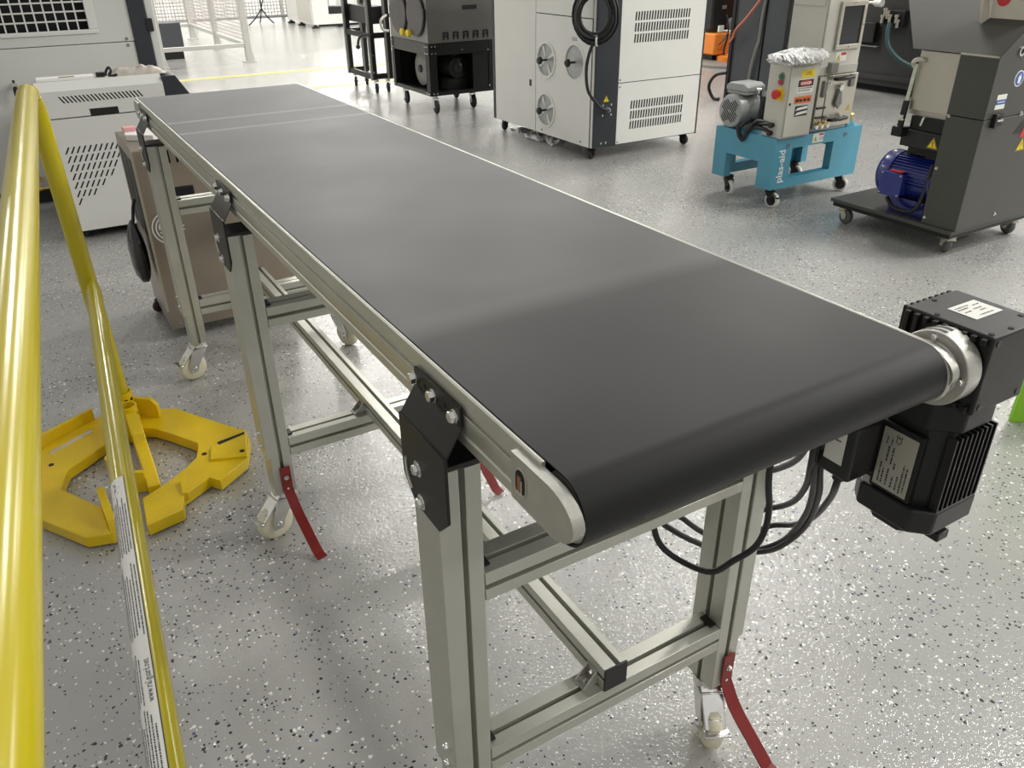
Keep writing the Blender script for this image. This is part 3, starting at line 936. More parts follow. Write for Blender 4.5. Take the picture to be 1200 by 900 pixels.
# ================================================================== yellow safety railing
rail = thing('safety_railing', (0.0525, 2.51, 0), 'yellow tube safety railing with a cast base plate, at the left edge', 'railing')
RX = lambda y: 0.0345 + 0.057 * (y - 2.49)
m = M()
m.tube([(0.0525, 2.505, 0.02), (0.052, 2.505, 0.3), (0.0475, 2.505, 0.70), (0.044, 2.503, 0.95), (0.041, 2.496, 0.99), (0.0375, 2.48, 1.012), (0.036, 2.455, 1.0195), (RX(2.35), 2.35, 1.02), (RX(1.5), 1.5, 1.02), (RX(0.6), 0.6, 1.02), (RX(-0.6), -0.6, 1.02)], 0.0242, 28, sm=8)
m.build('top_rail', YEL, rail)
MXs, MXk = 0.0525, 0.0605
mxr = lambda y: MXs + MXk * (y - 2.35)
ZMR = 0.5
pts, rad = [], []
for i, (y, r) in enumerate(((2.484, 0.010), (2.472, 0.0125), (2.455, 0.014), (2.43, 0.0165), (2.40, 0.0185), (2.36, 0.0203), (2.2, 0.0207), (1.4, 0.0207), (0.6, 0.0207), (-0.6, 0.0207))):
    pts.append((mxr(y), y, ZMR)); rad.append(r)
M().tube(pts, rad, 28).build('mid_rail', YEL, rail)
# instruction label wrapped on the mid rail
RLB = 0.0207 + 0.0004


def wrapper(extra):
    def f(a, b):      # a along +y from y=0.2, b = arc coordinate (towards -x) from the right border
        y = 0.2 + a
        th = math.radians(12) - b / RLB
        r = RLB + extra
        return Vector((mxr(y) + r * math.sin(th), y, ZMR + r * math.cos(th)))
    return f


m = M()
wf = wrapper(0)
na, nb_ = 30, 18
W_ARC = 0.048
vs = []
for i in range(na + 1):
    for j in range(nb_ + 1):
        a = 1.165 * i / na
        b = W_ARC * j / nb_
        if i == na:
            a += 0.012 * math.sin(math.pi * j / nb_) * 0.0
        vs.append(wf(a, b))
m.add(vs, [(i * (nb_ + 1) + j, (i + 1) * (nb_ + 1) + j, (i + 1) * (nb_ + 1) + j + 1, i * (nb_ + 1) + j + 1) for i in range(na) for j in range(nb_)])
lb_ = m.build('instruction_label', WSTICK, rail)
text('www.railguard.net', 0.0125, (0, 0, 0), (1, 0, 0), (0, 1, 0), INK, 'lettering', lb_, sx=0.82, wrap=lambda a, b: wrapper(0.0003)(0.624 + a, 0.0045 + b))
blocks = []
for (a0, a1, b0, b1, nl) in ((0.93, 1.095, 0.004, 0.044, 10), (0.745, 0.915, 0.004, 0.044, 9), (0.625, 0.73, 0.017, 0.044, 6), (0.50, 0.61, 0.006, 0.044, 9), (0.40, 0.49, 0.006, 0.044, 9), (0.2, 0.38, 0.006, 0.044, 9)):
    for k in range(nl):
        b = b0 + (b1 - b0) * k / nl
        blocks.append((a0 + R.uniform(0, 0.02), b, (a1 - a0) * R.uniform(0.65, 0.98)))
strokes(blocks, (0, 0, 0), (1, 0, 0), (0, 1, 0), INK, 'label_print', lb_, R, 0, 0.0022, wrap=wrapper(0.00025))
m = M()
wr2 = wrapper(0.0003)
for ln in ([(1.135, 0.010), (1.120, 0.020), (1.126, 0.030)], [(1.145, 0.016), (1.128, 0.018), (1.112, 0.026)], [(1.118, 0.012), (1.110, 0.020), (1.112, 0.030)]):
    for (p, q) in zip(ln[:-1], ln[1:]):
        dx_, dy_ = q[0] - p[0], q[1] - p[1]
        l_ = math.hypot(dx_, dy_)
        nx_, ny_ = -dy_ / l_ * 0.0005, dx_ / l_ * 0.0005
        m.add([wr2(p[0] + nx_, p[1] + ny_), wr2(q[0] + nx_, q[1] + ny_), wr2(q[0] - nx_, q[1] - ny_), wr2(p[0] - nx_, p[1] - ny_)], [(0, 1, 2, 3)])
for c in ((1.128, 0.018), (1.146, 0.019)):
    m.add([wr2(c[0] + 0.003 * math.cos(t), c[1] + 0.0016 * math.sin(t)) for t in [2 * math.pi * k / 10 for k in range(10)]], [list(range(10))])
m.build('label_drawing', INK, lb_, flat=True)
m = M()
for i in range(na):
    a, a2 = 1.165 * i / na, 1.165 * (i + 1) / na
    m.add([wr2(a, 0), wr2(a2, 0), wr2(a2, 0.0013), wr2(a, 0.0013)], [(0, 1, 2, 3)])
m.build('label_border', INK, lb_, flat=True)

# cast base plate: left and right hooked arms
BT = 0.04


def ringplate(outer, inner, z0, z1, mb):
    """arm between two outlines: one closed solid"""
    n = len(outer)
    vs = []
    for z in (z0, z1):
        vs += [(x, y, z) for x, y in outer] + [(x, y, z) for x, y in inner]
    fs = []
    for i in range(n - 1):
        fs.append((i, i + 1, n + i + 1, n + i))
        fs.append((2 * n + i, 2 * n + i + 1, 3 * n + i + 1, 3 * n + i))
        fs.append((i, i + 1, 2 * n + i + 1, 2 * n + i))
        fs.append((n + i, n + i + 1, 3 * n + i + 1, 3 * n + i))
    fs.append((0, n, 3 * n, 2 * n))
    fs.append((n - 1, 2 * n - 1, 4 * n - 1, 3 * n - 1))
    mb.add(vs, fs)


m = M()
Lo = [(0.02, 2.575), (-0.034, 2.547), (-0.192, 2.449), (-0.213, 2.376), (-0.225, 2.076), (-0.126, 1.923), (-0.069, 1.907)]
Lo = [(0.02, 2.57), (-0.034, 2.547), (-0.188, 2.452), (-0.212, 2.376), (-0.222, 2.120), (-0.225, 2.076), (-0.126, 1.923), (-0.069, 1.907)]
Li = [(0.02, 2.36), (-0.033, 2.362), (-0.135, 2.279), (-0.148, 2.24), (-0.158, 2.195), (-0.160, 2.185), (-0.085, 2.055), (-0.075, 2.040)]
ringplate(Lo, Li, 0.006, BT, m)
m.build('left_base_arm', YELB, rail, bevel=0.003)
M().ext([(-0.070, 1.907, 0.006), (-0.076, 2.045, 0.006), (-0.076, 2.045, 0.095), (-0.070, 1.930, 0.062)], (0.020, 0.004, 0)).build('base_flange', YELB, rail, bevel=0.0015)
M().ext([(-0.198, 2.445, 0.03), (-0.036, 2.545, 0.03), (-0.036, 2.545, 0.075), (-0.198, 2.445, 0.075)], (-0.006, 0.011, 0)).build('base_flange', YELB, rail, bevel=0.0015)
M().ext([(-0.232, 2.36, 0.006), (-0.225, 2.23, 0.006), (-0.225, 2.24, 0.07), (-0.232, 2.34, 0.075)], (0.010, 0, 0)).build('base_flange', YELB, rail, bevel=0.0015)
M().ext([(-0.176, 2.408, BT + 0.0003), (-0.172, 2.390, BT + 0.0003), (-0.052, 2.462, BT + 0.0003), (-0.056, 2.480, BT + 0.0003)], (0, 0, 0.0012)).build('tray_floor', CHROME, rail)
m = M()
Ro = [(0.06, 2.54), (0.14, 2.507), (0.195, 2.479), (0.244, 2.393), (0.352, 2.219), (0.350, 2.165), (0.329, 2.105), (0.314, 2.063), (0.223, 1.995), (0.201, 2.028), (0.121, 1.975), (0.109, 1.912), (0.015, 1.892)]
Ri = [(0.06, 2.42), (0.112, 2.385), (0.150, 2.33), (0.185, 2.27), (0.210, 2.228), (0.207, 2.205), (0.200, 2.18), (0.191, 2.149), (0.165, 2.122), (0.150, 2.108), (0.106, 2.072), (0.085, 2.058), (0.024, 2.021)]
ringplate(Ro, Ri, 0.006, BT, m)
ra = m.build('right_base_arm', YELB, rail, bevel=0.003)
M().ext([(0.222, 2.105, BT - 0.002), (0.318, 2.068, BT - 0.002), (0.352, 2.215, BT - 0.002), (0.335, 2.225, BT - 0.002), (0.238, 2.172, BT - 0.002)], (0, 0, 0.010)).build('jaw_pad', YELB, ra, bevel=0.002)
M().ext([(0.120, 1.978, 0.02), (0.128, 2.045, 0.02), (0.128, 2.045, 0.058), (0.120, 1.978, 0.046)], (0.014, -0.002, 0)).build('base_boss', YELB, ra, bevel=0.001)
m = M()
m.ext([(0.262, 2.170, BT + 0.0082), (0.342, 2.190, BT + 0.0082), (0.344, 2.202, BT + 0.0082), (0.260, 2.186, BT + 0.0082)], (0, 0, 0.0006))
for c in ((0.215, 2.155), (0.312, 2.10), (-0.175, 2.33)):
    m.lathe((c[0], c[1], BT + 0.007 if c[0] > 0.3 else BT - 0.001), (0, 0, 1), [(0, 0.0075), (0.0018, 0.0075)], 14)
m.build('base_hole', BLACKV, rail)
# sockets and the rib plate between them
M().ring((0.0525, 2.505, 0.006), (0, 0, 1), 0.027, 0.0335, 0.125).build('socket', YELB, rail)
M().ring((0.058, 2.415, 0.006), (0, 0, 1), 0.022, 0.0275, 0.118).build('socket', YELB, rail)
M().ring((-0.012, 2.135, 0.006), (0, 0, 1), 0.020, 0.0255, 0.118).build('socket', YELB, rail)
M().ext([(0.046, 2.50, 0.006), (0.044, 2.06, 0.006), (0.044, 2.06, 0.045), (0.046, 2.14, 0.05), (0.046, 2.20, 0.075), (0.046, 2.25, 0.078), (0.046, 2.26, 0.105), (0.046, 2.40, 0.112)], (0.034, 0, 0)).build('socket_web', YELB, rail, bevel=0.003)
M().ext([(0.08, 2.50, 0.006), (0.14, 2.44, 0.006), (0.14, 2.44, 0.085), (0.125, 2.455, 0.105), (0.08, 2.50, 0.1)], (0.008, 0.014, 0)).build('socket_web', YELB, rail, bevel=0.0015)
M().ext([(-0.012, 2.115, 0.006), (0.046, 2.10, 0.006), (0.046, 2.10, 0.07), (-0.012, 2.115, 0.08)], (0.002, 0.014, 0)).build('socket_web', YELB, rail, bevel=0.0015)
m = M()
for (c, zz, r_) in (((0.0525, 2.505), 0.108, 0.0338), ((0.058, 2.415), 0.098, 0.0278), ((-0.012, 2.135), 0.10, 0.0258)):
    for a in (-40, -75):
        d = Vector((math.cos(math.radians(a)), math.sin(math.radians(a)), 0))
        m.lathe(Vector((c[0], c[1], zz)) + d * (r_ - 0.0012), d, [(0, 0.0055), (0.0016, 0.0055)], 10)
m.build('pin_hole', BLACKV, rail)

# ================================================================== left side: tall grey machine
big = thing('grey_machine', (-0.3, 6.1, 0), 'tall light grey machine with a square grid vent, behind the yellow railing', 'machine')
BX0, BX1, BY, BYB = -1.9, 0.694, 5.5, 7.2
M().box(BX0, BX1, BY + 0.012, BYB, 0.09, 0.856).build('lower_body', GREYM, big, bevel=0.004)
M().box(BX0, BX1, BY, BY + 0.012, 0.09, 0.8555).build('lower_panel', GREYM, big, bevel=0.003)
# upper panel with the square opening
gx0_, gx1_, gz0_, gz1_ = -0.55, 0.470, 0.934, 1.55
m = M()
m.box(gx1_, BX1, BY, BY + 0.012, 0.860, 1.95).box(BX0, gx0_, BY, BY + 0.012, 0.860, 1.95).box(gx0_, gx1_, BY, BY + 0.012, 0.860, gz0_).box(gx0_, gx1_, BY, BY + 0.012, gz1_, 1.95)
m.build('upper_panel', GREYM, big)
M().box(BX0, BX1, BY + 0.05, BYB, 0.857, 1.95).build('upper_body', BLACKV, big)
m = M()
fr = 0.045
m.box(gx0_ - fr, gx1_ + fr, BY - 0.010, BY, gz0_ - 0.022, gz0_).box(gx0_ - fr, gx1_ + fr, BY - 0.010, BY, gz1_, gz1_ + 0.03).box(gx1_, gx1_ + fr, BY - 0.010, BY, gz0_ + 0.0002, gz1_ - 0.0002).box(gx0_ - fr, gx0_, BY - 0.010, BY, gz0_ + 0.0002, gz1_ - 0.0002)
fr_o = m.build('vent_frame', CABM, big, bevel=0.003)
stp = 0.0515
k = 1
while gx1_ - k * stp > gx0_:
    x = gx1_ - k * stp
    M().box(x - 0.004, x + 0.004, BY + 0.001, BY + 0.008, gz0_, gz1_).build('grid_bar', CABM, fr_o)
    k += 1
k = 1
while gz0_ + k * 0.0475 < gz1_:
    z = gz0_ + k * 0.0475
    M().box(gx0_, gx1_, BY - 0.001, BY + 0.006, z - 0.004, z + 0.004).build('grid_bar', CABM, fr_o)
    k += 1
M().box(BX1, 0.788, BY - 0.012, BYB, 0.09, 1.95).build('corner_column', DARKB, big, bevel=0.006)
M().box(0.788, 0.835, BY + 0.01, BYB, 0.09, 1.95).build('side_panel', CABM, big, bevel=0.006)
M().box(0.775, 0.812, BY - 0.02, BY + 0.03, 0.905, 0.975).build('hinge', BLACKP, big, bevel=0.003)
M().box(BX0 + 0.03, 0.76, BY + 0.04, BYB - 0.03, 0.0, 0.09).build('plinth', BLACKM, big)
for zz in (0.873, 0.838):
    M().bolt((0.655, BY, zz), (0, -1, 0), 0.006).build('screw', INKG, big)
# small valve with a gauge at the railing's top end
ft = M().lathe((0.024, BY, 0.675), (0, -1, 0), [(0, 0.012), (0.05, 0.012), (0.052, 0.016), (0.07, 0.016)], 14).build('air_fitting', CHROME, big)
M().lathe((0.024, 5.44, 0.62), (0, 0, 1), [(0, 0.014), (0.05, 0.014), (0.055, 0.008), (0.085, 0.006)], 14).build('fitting_body', BLACKP, ft)
bv_ = M().lathe((-0.05, 5.44, 0.105), (1, 0, 0), [(0, 0.008), (0.04, 0.008), (0.042, 0.014), (0.06, 0.014), (0.062, 0.009), (0.12, 0.009)], 12).build('brass_valve', BRASS, big)
M().lathe((0.02, BY, 0.15), (0, -1, 0), [(0, 0.010), (0.07, 0.010)], 12).build('brass_stem', BRASS, bv_)

# ------------------------------------------------------------------ low cabinet with slanted slots
low = thing('vented_cabinet', (0.4, 4.9, 0), 'low off-white cabinet with slanted slot vents, below the tall grey machine', 'cabinet')
LX0, LX1, LY = 0.098, 0.672, 4.62
M().box(LX0, LX1, LY + 0.02, 5.36, 0.05, 0.60).build('body', CABM, low, bevel=0.004)
mb = M()
rows = []
rs = [(0.185, 1), (0.225, 2), (0.268, 4), (0.311, 6), (0.354, 8), (0.397, 9), (0.440, 10)]
for z, nsl in rs:
    s_ = 0.030
    n_ = {1: 1, 2: 4, 4: 6, 6: 8, 8: 9, 9: 10, 10: 11}[nsl]
    us = [0.148 - LX0 + (0.002 if n_ > 1 else 0) + k * 0.0255 for k in range(n_)]
    # right hand triangle of slots
    n2 = {1: 8, 2: 6, 4: 3, 6: 1}.get(nsl, 0)
    us += [0.148 - LX0 + 0.36 + (8 - n2) * 0.018 + k * 0.0255 for k in range(n2) if 0.148 - LX0 + 0.36 + (8 - n2) * 0.018 + k * 0.0255 < LX1 - LX0 - 0.04]
    rows.append((z - 0.05, z - 0.05 + 0.033, us, 0.0085, 0.020))
slot_panel(mb, (LX0, LY, 0.05), (1, 0, 0), (0, 0, 1), LX1 - LX0, 0.557, rows, 0.004)
mb.build('slotted_panel', CABM, low, flat=True)
M().box(LX0 + 0.02, LX1 - 0.02, LY + 0.0042, LY + 0.0195, 0.06, 0.60).build('panel_backing', BLACKV, low)
mb = M()
us = [0.205 - LX0 + k * 0.0178 for k in range(21)]
slot_panel(mb, (LX0, LY, 0.612), (1, 0, 0), (0, 0, 1), LX1 - LX0, 0.123, [(0.066, 0.098, us, 0.0082, -0.020)], 0.003)
mb.build('slotted_lid', CABM, low, flat=True)
m = M()
m.prism('x', [(LY + 0.0121, 0.612), (LY + 0.0121, 0.734), (LY + 0.05, 0.772), (LY + 0.17, 0.772), (5.36, 0.622), (5.36, 0.612)], LX0, LX1)
M().box(LX0 + 0.01, LX1 - 0.01, LY + 0.0032, LY + 0.0118, 0.62, 0.73).build('lid_backing', BLACKV, low)
m.build('lid', CABM, low, bevel=0.003)
m = M()
m.prism('x', [(LY, 0.735), (LY + 0.045, 0.775), (LY + 0.05, 0.772), (LY + 0.0121, 0.734)], LX0, LX1)
m.build('lid_edge', CABM, low)
M().prism('y', [(LX1, 0.05), (LX1 + 0.03, 0.05), (0.80, 0.66), (0.74, 0.765), (LX1, 0.765)], LY + 0.004, LY + 0.17).build('end_cap', DARKB, low, bevel=0.003)
M().box(0.309, 0.440, LY - 0.0012, LY + 0.01, 0.6105, 0.646).build('handle_recess', BLACKP, low, bevel=0.002)
m = M().box(0.309, 0.440, LY - 0.004, LY + 0.002, 0.644, 0.650).build('handle_lip', CABM, low)
M().box(LX0 + 0.03, LX1 - 0.03, LY + 0.06, 5.30, 0.03, 0.05).build('plinth', BLACKM, low)
caster(low, 0.16, 4.70, 0.05, (-0.3, -0.9), 0.022, 0.02, 0.01, BLACKM, RUBBER)
caster(low, 0.60, 4.70, 0.05, (-0.3, -0.9), 0.022, 0.02, 0.01, BLACKM, RUBBER)
caster(low, 0.16, 5.25, 0.05, (-0.3, -0.9), 0.022, 0.02, 0.01, BLACKM, RUBBER)
caster(low, 0.60, 5.25, 0.05, (-0.3, -0.9), 0.022, 0.02, 0.01, BLACKM, RUBBER)
# things lying on it
t = M().ext([(0.115, 4.695, 0.773), (0.37, 4.685, 0.773), (0.375, 4.775, 0.773), (0.12, 4.785, 0.773)], (0, 0, 0.012)).build('paper_sheet', PAPER, None)
tag(t, 'printed paper sheet lying flat on the low off-white cabinet', 'paper')
M().box(0.215, 0.285, 4.70, 4.74, 0.785, 0.7857).build('printed_block', mat('olive_print', (0.22, 0.21, 0.09), 0.6), t)
t = M().box(0.385, 0.425, 4.72, 4.76, 0.7725, 0.792).build('black_clip', BLACKP, None, bevel=0.002)
tag(t, 'small black block beside the paper on the low cabinet', 'clip')
m = M()
vs, fs = [], []
nx, ny = 22, 8
for i in range(nx + 1):
    for j in range(ny + 1):
        a, b = i / nx, j / ny
        x = 0.44 + 0.27 * a
        y = 4.675 + 0.105 * b + 0.005 * math.sin(a * 5)
        e = min(a, 1 - a, b, 1 - b) * 5
        z = 0.7745 + min(1, e) * (0.024 + 0.030 * abs(noise.noise(Vector((a * 6, b * 4, 2.1)))))
        vs.append((x, y, z))
vs += [(x, y, 0.7725) for x, y, z in vs]
K = (nx + 1) * (ny + 1)
for i in range(nx):
    for j in range(ny):
        a = i * (ny + 1) + j
        fs.append((a, a + ny + 1, a + ny + 2, a + 1))
        fs.append((K + a, K + a + 1, K + a + ny + 2, K + a + ny + 1))
for i in range(nx):
    for j in (0, ny):
        a = i * (ny + 1) + j
        fs.append((a, a + ny + 1, K + a + ny + 1, K + a))
for j in range(ny):
    for i in (0, nx):
        a = i * (ny + 1) + j
        fs.append((a, a + 1, K + a + 1, K + a))
m.add(vs, fs)
t = m.build('paper_bag', mat('beige_wrapping', (0.50, 0.46, 0.40), 0.5, 0, 0.15, 20), None)
tag(t, 'crumpled beige paper bag lying on the right end of the low cabinet', 'bag')
t = M().tube([(0.425, 4.690, 0.780), (0.430, 4.692, 0.80), (0.446, 4.688, 0.818), (0.452, 4.684, 0.80), (0.44, 4.682, 0.783), (0.46, 4.680, 0.779), (0.475, 4.672, 0.785)], 0.006, 8, sm=5).build('cable_loop', BLACKC, None)
tag(t, 'short loop of black cable at the end of the paper bag', 'cable')

# ------------------------------------------------------------------ stainless box behind the conveyor's tail
ss = thing('stainless_cabinet', (0.50, 3.3, 0), 'brushed stainless steel cabinet on casters behind the conveyor tail', 'cabinet')
SX0, SX1, SY0, SY1, SZ0, SZ1 = 0.300, 0.800, 3.10, 3.50, 0.085, 0.722
SZ0 = 0.045
M().box(SX0, SX1, SY0 + 0.004, SY1, SZ0, SZ1).build('body', STEEL, ss, bevel=0.004)
mb = M()
us = [0.028 + k * 0.0275 for k in range(16)]
slot_panel(mb, (SX0 + 0.004, SY0, SZ0), (1, 0, 0), (0, 0, 1), SX1 - SX0 - 0.008, SZ1 - SZ0 - 0.004, [(0.622, 0.667, us, 0.008, 0.0)], 0.003)
mb.build('front_panel', STEEL, ss, flat=True)
M().box(SX0 + 0.02, SX1 - 0.02, SY0 + 0.0031, SY0 + 0.0039, SZ0 + 0.60, SZ0 + 0.672).build('slot_backing', BLACKV, ss)
M().box(0.378, 0.482, SY0 - 0.005, SY0 + 0.002, 0.532, 0.582).build('handle_frame', BLACKP, ss, bevel=0.003)
M().box(0.386, 0.474, SY0 - 0.0056, SY0 - 0.004, 0.548, 0.576).build('handle_recess', BLACKV, ss)
M().box(0.386, 0.474, SY0 - 0.008, SY0 - 0.004, 0.538, 0.546).build('handle_lip', INKG, ss)
m = M()
ec = Vector((0.372, SY0 - 0.0006, 0.44))
for (r_, a0, a1) in ((0.060, 60, 300), (0.047, 60, 300), (0.036, 60, 180)):
    m.tube([ec + Vector((r_ * math.cos(math.radians(a)), 0, r_ * math.sin(math.radians(a)))) for a in range(a0, a1 + 1, 12)], 0.0022, 6)
m.tube([ec + Vector((-0.036, 0, 0)), ec + Vector((0.05, 0, 0))], 0.0022, 6)
m.tube([ec + Vector((-0.036, 0, -0.014)), ec + Vector((0.05, 0, -0.014))], 0.0022, 6)
m.build('emblem', INKW, ss)
m = M()
for q in range(3):
    m.box(SX0 - 0.001, SX0 + 0.001, SY0 + 0.05 + q * 0.11, SY0 + 0.13 + q * 0.11, 0.40, 0.68)
m.build('side_grille', BLACKM, ss)
m = M().box(SX0 - 0.004, SX0 + 0.004, SY0 - 0.002, SY0 + 0.006, 0.12, SZ1).build('corner_trim', STEEL2, ss)
M().lathe((0.335, SY0, 0.066), (0, -1, 0), [(0, 0.004), (0.003, 0.003)], 10).build('screw', CHROME, ss)
for (x, y) in ((0.30, 3.42), (0.37, 3.17), (0.74, 3.17), (0.74, 3.43)):
    caster(ss, x + 0.02, y + 0.02, 0.05, (-0.9, -0.3), 0.024, 0.018, 0.02, BLACKM, RUBBER, RED if x == 0.30 else None)
t = M().ext([(0.315, 3.30, 0.7225), (0.40, 3.24, 0.7225), (0.455, 3.29, 0.7225), (0.40, 3.40, 0.7225), (0.325, 3.41, 0.7225)], (0, 0, 0.02)).build('white_box', PAPER, None, bevel=0.001)
tag(t, 'flat white carton lying on top of the stainless steel cabinet', 'carton')
t = M().box(0.318, 0.362, 3.355, 3.395, 0.7425, 0.757).build('pink_pad', PINK, None, bevel=0.002)
tag(t, 'small pink pad lying on the flat white carton', 'pad')
# black bag of cable hanging on its left side
m = M()
prof = [(0.44, 0.012), (0.42, 0.035), (0.38, 0.06), (0.33, 0.075), (0.27, 0.078), (0.23, 0.065), (0.205, 0.04), (0.20, 0.01)]
vs, fs = [], []
n = 20
for (z, r_) in prof:
    for k in range(n):
        a = 2 * math.pi * k / n
        q = 1 + 0.16 * noise.noise(Vector((math.cos(a) * 2, math.sin(a) * 2, z * 18)))
        vs.append((min(0.2945, 0.263 + 0.42 * r_ * q * math.cos(a)), 3.27 + 0.95 * r_ * q * math.sin(a), z))
for i in range(len(prof) - 1):
    for k in range(n):
        fs.append((i * n + k, i * n + (k + 1) % n, (i + 1) * n + (k + 1) % n, (i + 1) * n + k))
fs.append(list(range(n)))
fs.append([(len(prof) - 1) * n + k for k in range(n)])
m.add(vs, fs)
t = m.build('cable_bag', BAGB, None)
tag(t, 'shiny black plastic bag of cable hanging beside the stainless steel cabinet', 'bag')
M().tube([(0.268, 3.26, 0.435), (0.280, 3.26, 0.49), (0.291, 3.255, 0.52)], 0.006, 8, sm=3).build('cord', BLACKC, t)

# ================================================================== far end: fence enclosure, stand, far machine
def wire_panel(o, u, w_, h_, step, parent, m_, r=0.0035):
    mb = M()
    o, u = Vector(o), Vector(u).normalized()
    nrm = u.cross(Vector((0, 0, 1))) * 0.5
    k = 0.0
    while k <= w_:
        p = o + u * k
        mb.ext([p - u * r, p + u * r, p + u * r + Vector((0, 0, h_)), p - u * r + Vector((0, 0, h_))], nrm * r)
        k += step
    k = 0.0
    while k <= h_:
        p = o + Vector((0, 0, k))
        mb.ext([p - Vector((0, 0, r)), p + u * w_ - Vector((0, 0, r)), p + u * w_ + Vector((0, 0, r)), p + Vector((0, 0, r))], nrm * r)
        k += step
    return mb.build('wire_mesh', m_, parent, flat=True, stuff=True)


fen = thing('machine_fence', (2.3, 12.5, 0), 'aluminium framed mesh guard fence at the far left of the hall', 'fence')
PINKW = mat('pale_wire', (0.62, 0.55, 0.54), 0.5)
ALUF = mat('pale_aluminium', (0.62, 0.61, 0.58), 0.4, 0.5)
FX0, FX1, FY = 1.715, 2.775, 11.4
for (x, y, wd) in ((FX0, FY, 0.06), (FX1, FY, 0.08), (FX1, 13.15, 0.08), (FX1, 14.9, 0.08), (FX0, 14.9, 0.07), (2.2, 14.9, 0.07)):
    po = M().box(x - wd / 2, x + wd / 2, y - wd / 2, y + wd / 2, 0.012, 2.0).build('post', ALUF, fen, bevel=0.004)
    M().box(x - wd * 0.9, x + wd * 0.9, y - wd, y + wd, 0.0, 0.012).build('foot_plate', ALUF, po)
    M().ext([(x + wd / 2, y - 0.004, 0.012), (x + wd * 0.9, y - 0.004, 0.012), (x + wd / 2, y - 0.004, 0.16)], (0, 0.008, 0)).build('gusset', ALUF, po)
for z in (0.21, 1.9):
    M().box(FX0 + 0.03, FX1 - 0.04, FY - 0.025, FY + 0.025, z - 0.025, z + 0.025).build('cross_rail', ALUF, fen, bevel=0.003)
    for ya, yb in ((FY + 0.04, 13.11), (13.19, 14.86)):
        M().box(FX1 - 0.025, FX1 + 0.025, ya, yb, z - 0.025, z + 0.025).build('cross_rail', ALUF, fen, bevel=0.003)
    M().box(FX0 + 0.03, FX1 - 0.04, 14.875, 14.925, z - 0.025, z + 0.025).build('cross_rail', ALUF, fen, bevel=0.003)
wire_panel((FX0 + 0.03, 14.9, 0.22), (1, 0, 0), FX1 - FX0 - 0.06, 1.65, 0.045, fen, PINKW)
wire_panel((FX1, 11.45, 0.22), (0, 1, 0), 3.4, 1.65, 0.045, fen, PINKW)
t = thing('dark_box', (2.05, 12.5, 0), 'dark box standing inside the mesh guard fence', 'box')
M().box(1.86, 2.16, 12.3, 12.65, 0.09, 0.45).build('body', SLATE, t, bevel=0.01)
M().box(1.88, 2.14, 12.32, 12.63, 0.0, 0.09).build('plinth', BLACKM, t)
bf = thing('back_fence', (4.2, 17.3, 0), 'long pale wire mesh fence far behind the guard fence', 'fence')
wire_panel((1.6, 17.3, 0.12), (1, 0, 0), 5.2, 1.7, 0.06, bf, mat('grey_wire', (0.36, 0.35, 0.34), 0.5), 0.006)
for x in (1.6, 3.3, 5.0, 6.8):
    M().box(x - 0.03, x + 0.03, 17.28, 17.34, 0, 2.0).build('post', ALUF, bf)
for z in (0.1, 0.75, 1.85):
    M().box(1.6, 6.8, 17.26, 17.30, z - 0.02, z + 0.02).build('cross_rail', ALUF if z > 0.5 else INKG, bf)
std = thing('tripod_stand', (4.47, 16.8, 0), 'thin black tripod stand in front of the far mesh fence', 'stand')
for (x, y) in ((4.16, 16.72), (4.70, 16.95), (4.5, 17.2)):
    M().tube([(4.47, 16.85, 0.28), ((x + 4.47) / 2, (y + 16.85) / 2, 0.12), (x, y, 0.012)], 0.012, 8, sm=4).build('leg', BLACKM, std)
M().tube([(4.47, 16.85, 0.26), (4.46, 16.85, 0.5), (4.50, 16.85, 1.4)], 0.012, 8).build('pole', BLACKM, std)
M().tube([(4.47, 16.85, 0.28), (4.52, 16.85, 0.42), (4.64, 16.85, 0.7), (4.7, 16.85, 1.3)], 0.010, 8, sm=4).build('brace', BLACKM, std)

fm = thing('white_machine', (5.5, 16.1, 0), 'far white machine on black feet with a dark window', 'machine')
m = M()
m.box(5.0, 5.29, 15.42, 15.5, 0.06, 1.5).box(5.66, 6.08, 15.42, 15.5, 0.06, 1.5).box(5.29, 5.66, 15.42, 15.5, 0.06, 0.22).box(5.29, 5.66, 15.42, 15.5, 0.62, 1.5)
m.box(5.0, 6.08, 15.5, 17.0, 0.06, 1.5)
m.build('body', WHITEM, fm)
M().box(5.29, 5.66, 15.47, 15.499, 0.22, 0.34).build('window_recess', BLACKP, fm)
M().box(5.33, 5.46, 15.46, 15.499, 0.36, 0.50).build('white_panel', PAPER, fm)
M().box(5.10, 6.0, 15.44, 15.48, 0.02, 0.09).build('base_slot', BLACKP, fm)
M().box(4.985, 5.0, 15.55, 16.3, 0.1, 1.5).build('side_door', BEIGE, fm)
for (x, y) in ((5.03, 15.46), (5.03, 16.25), (5.95, 15.46), (6.0, 16.9), (5.03, 16.9)):
    M().lathe((x, y, 0.0), (0, 0, 1), [(0, 0.07), (0.025, 0.07), (0.03, 0.03), (0.07, 0.03)], 14).build('foot', BLACKP, fm)
M().tube([(6.0, 15.35, 1.0), (5.98, 15.33, 0.42), (6.03, 15.33, 0.24), (6.2, 15.33, 0.17), (6.6, 15.33, 0.15)], 0.035, 10, sm=5).build('hose', BLACKC, fm)

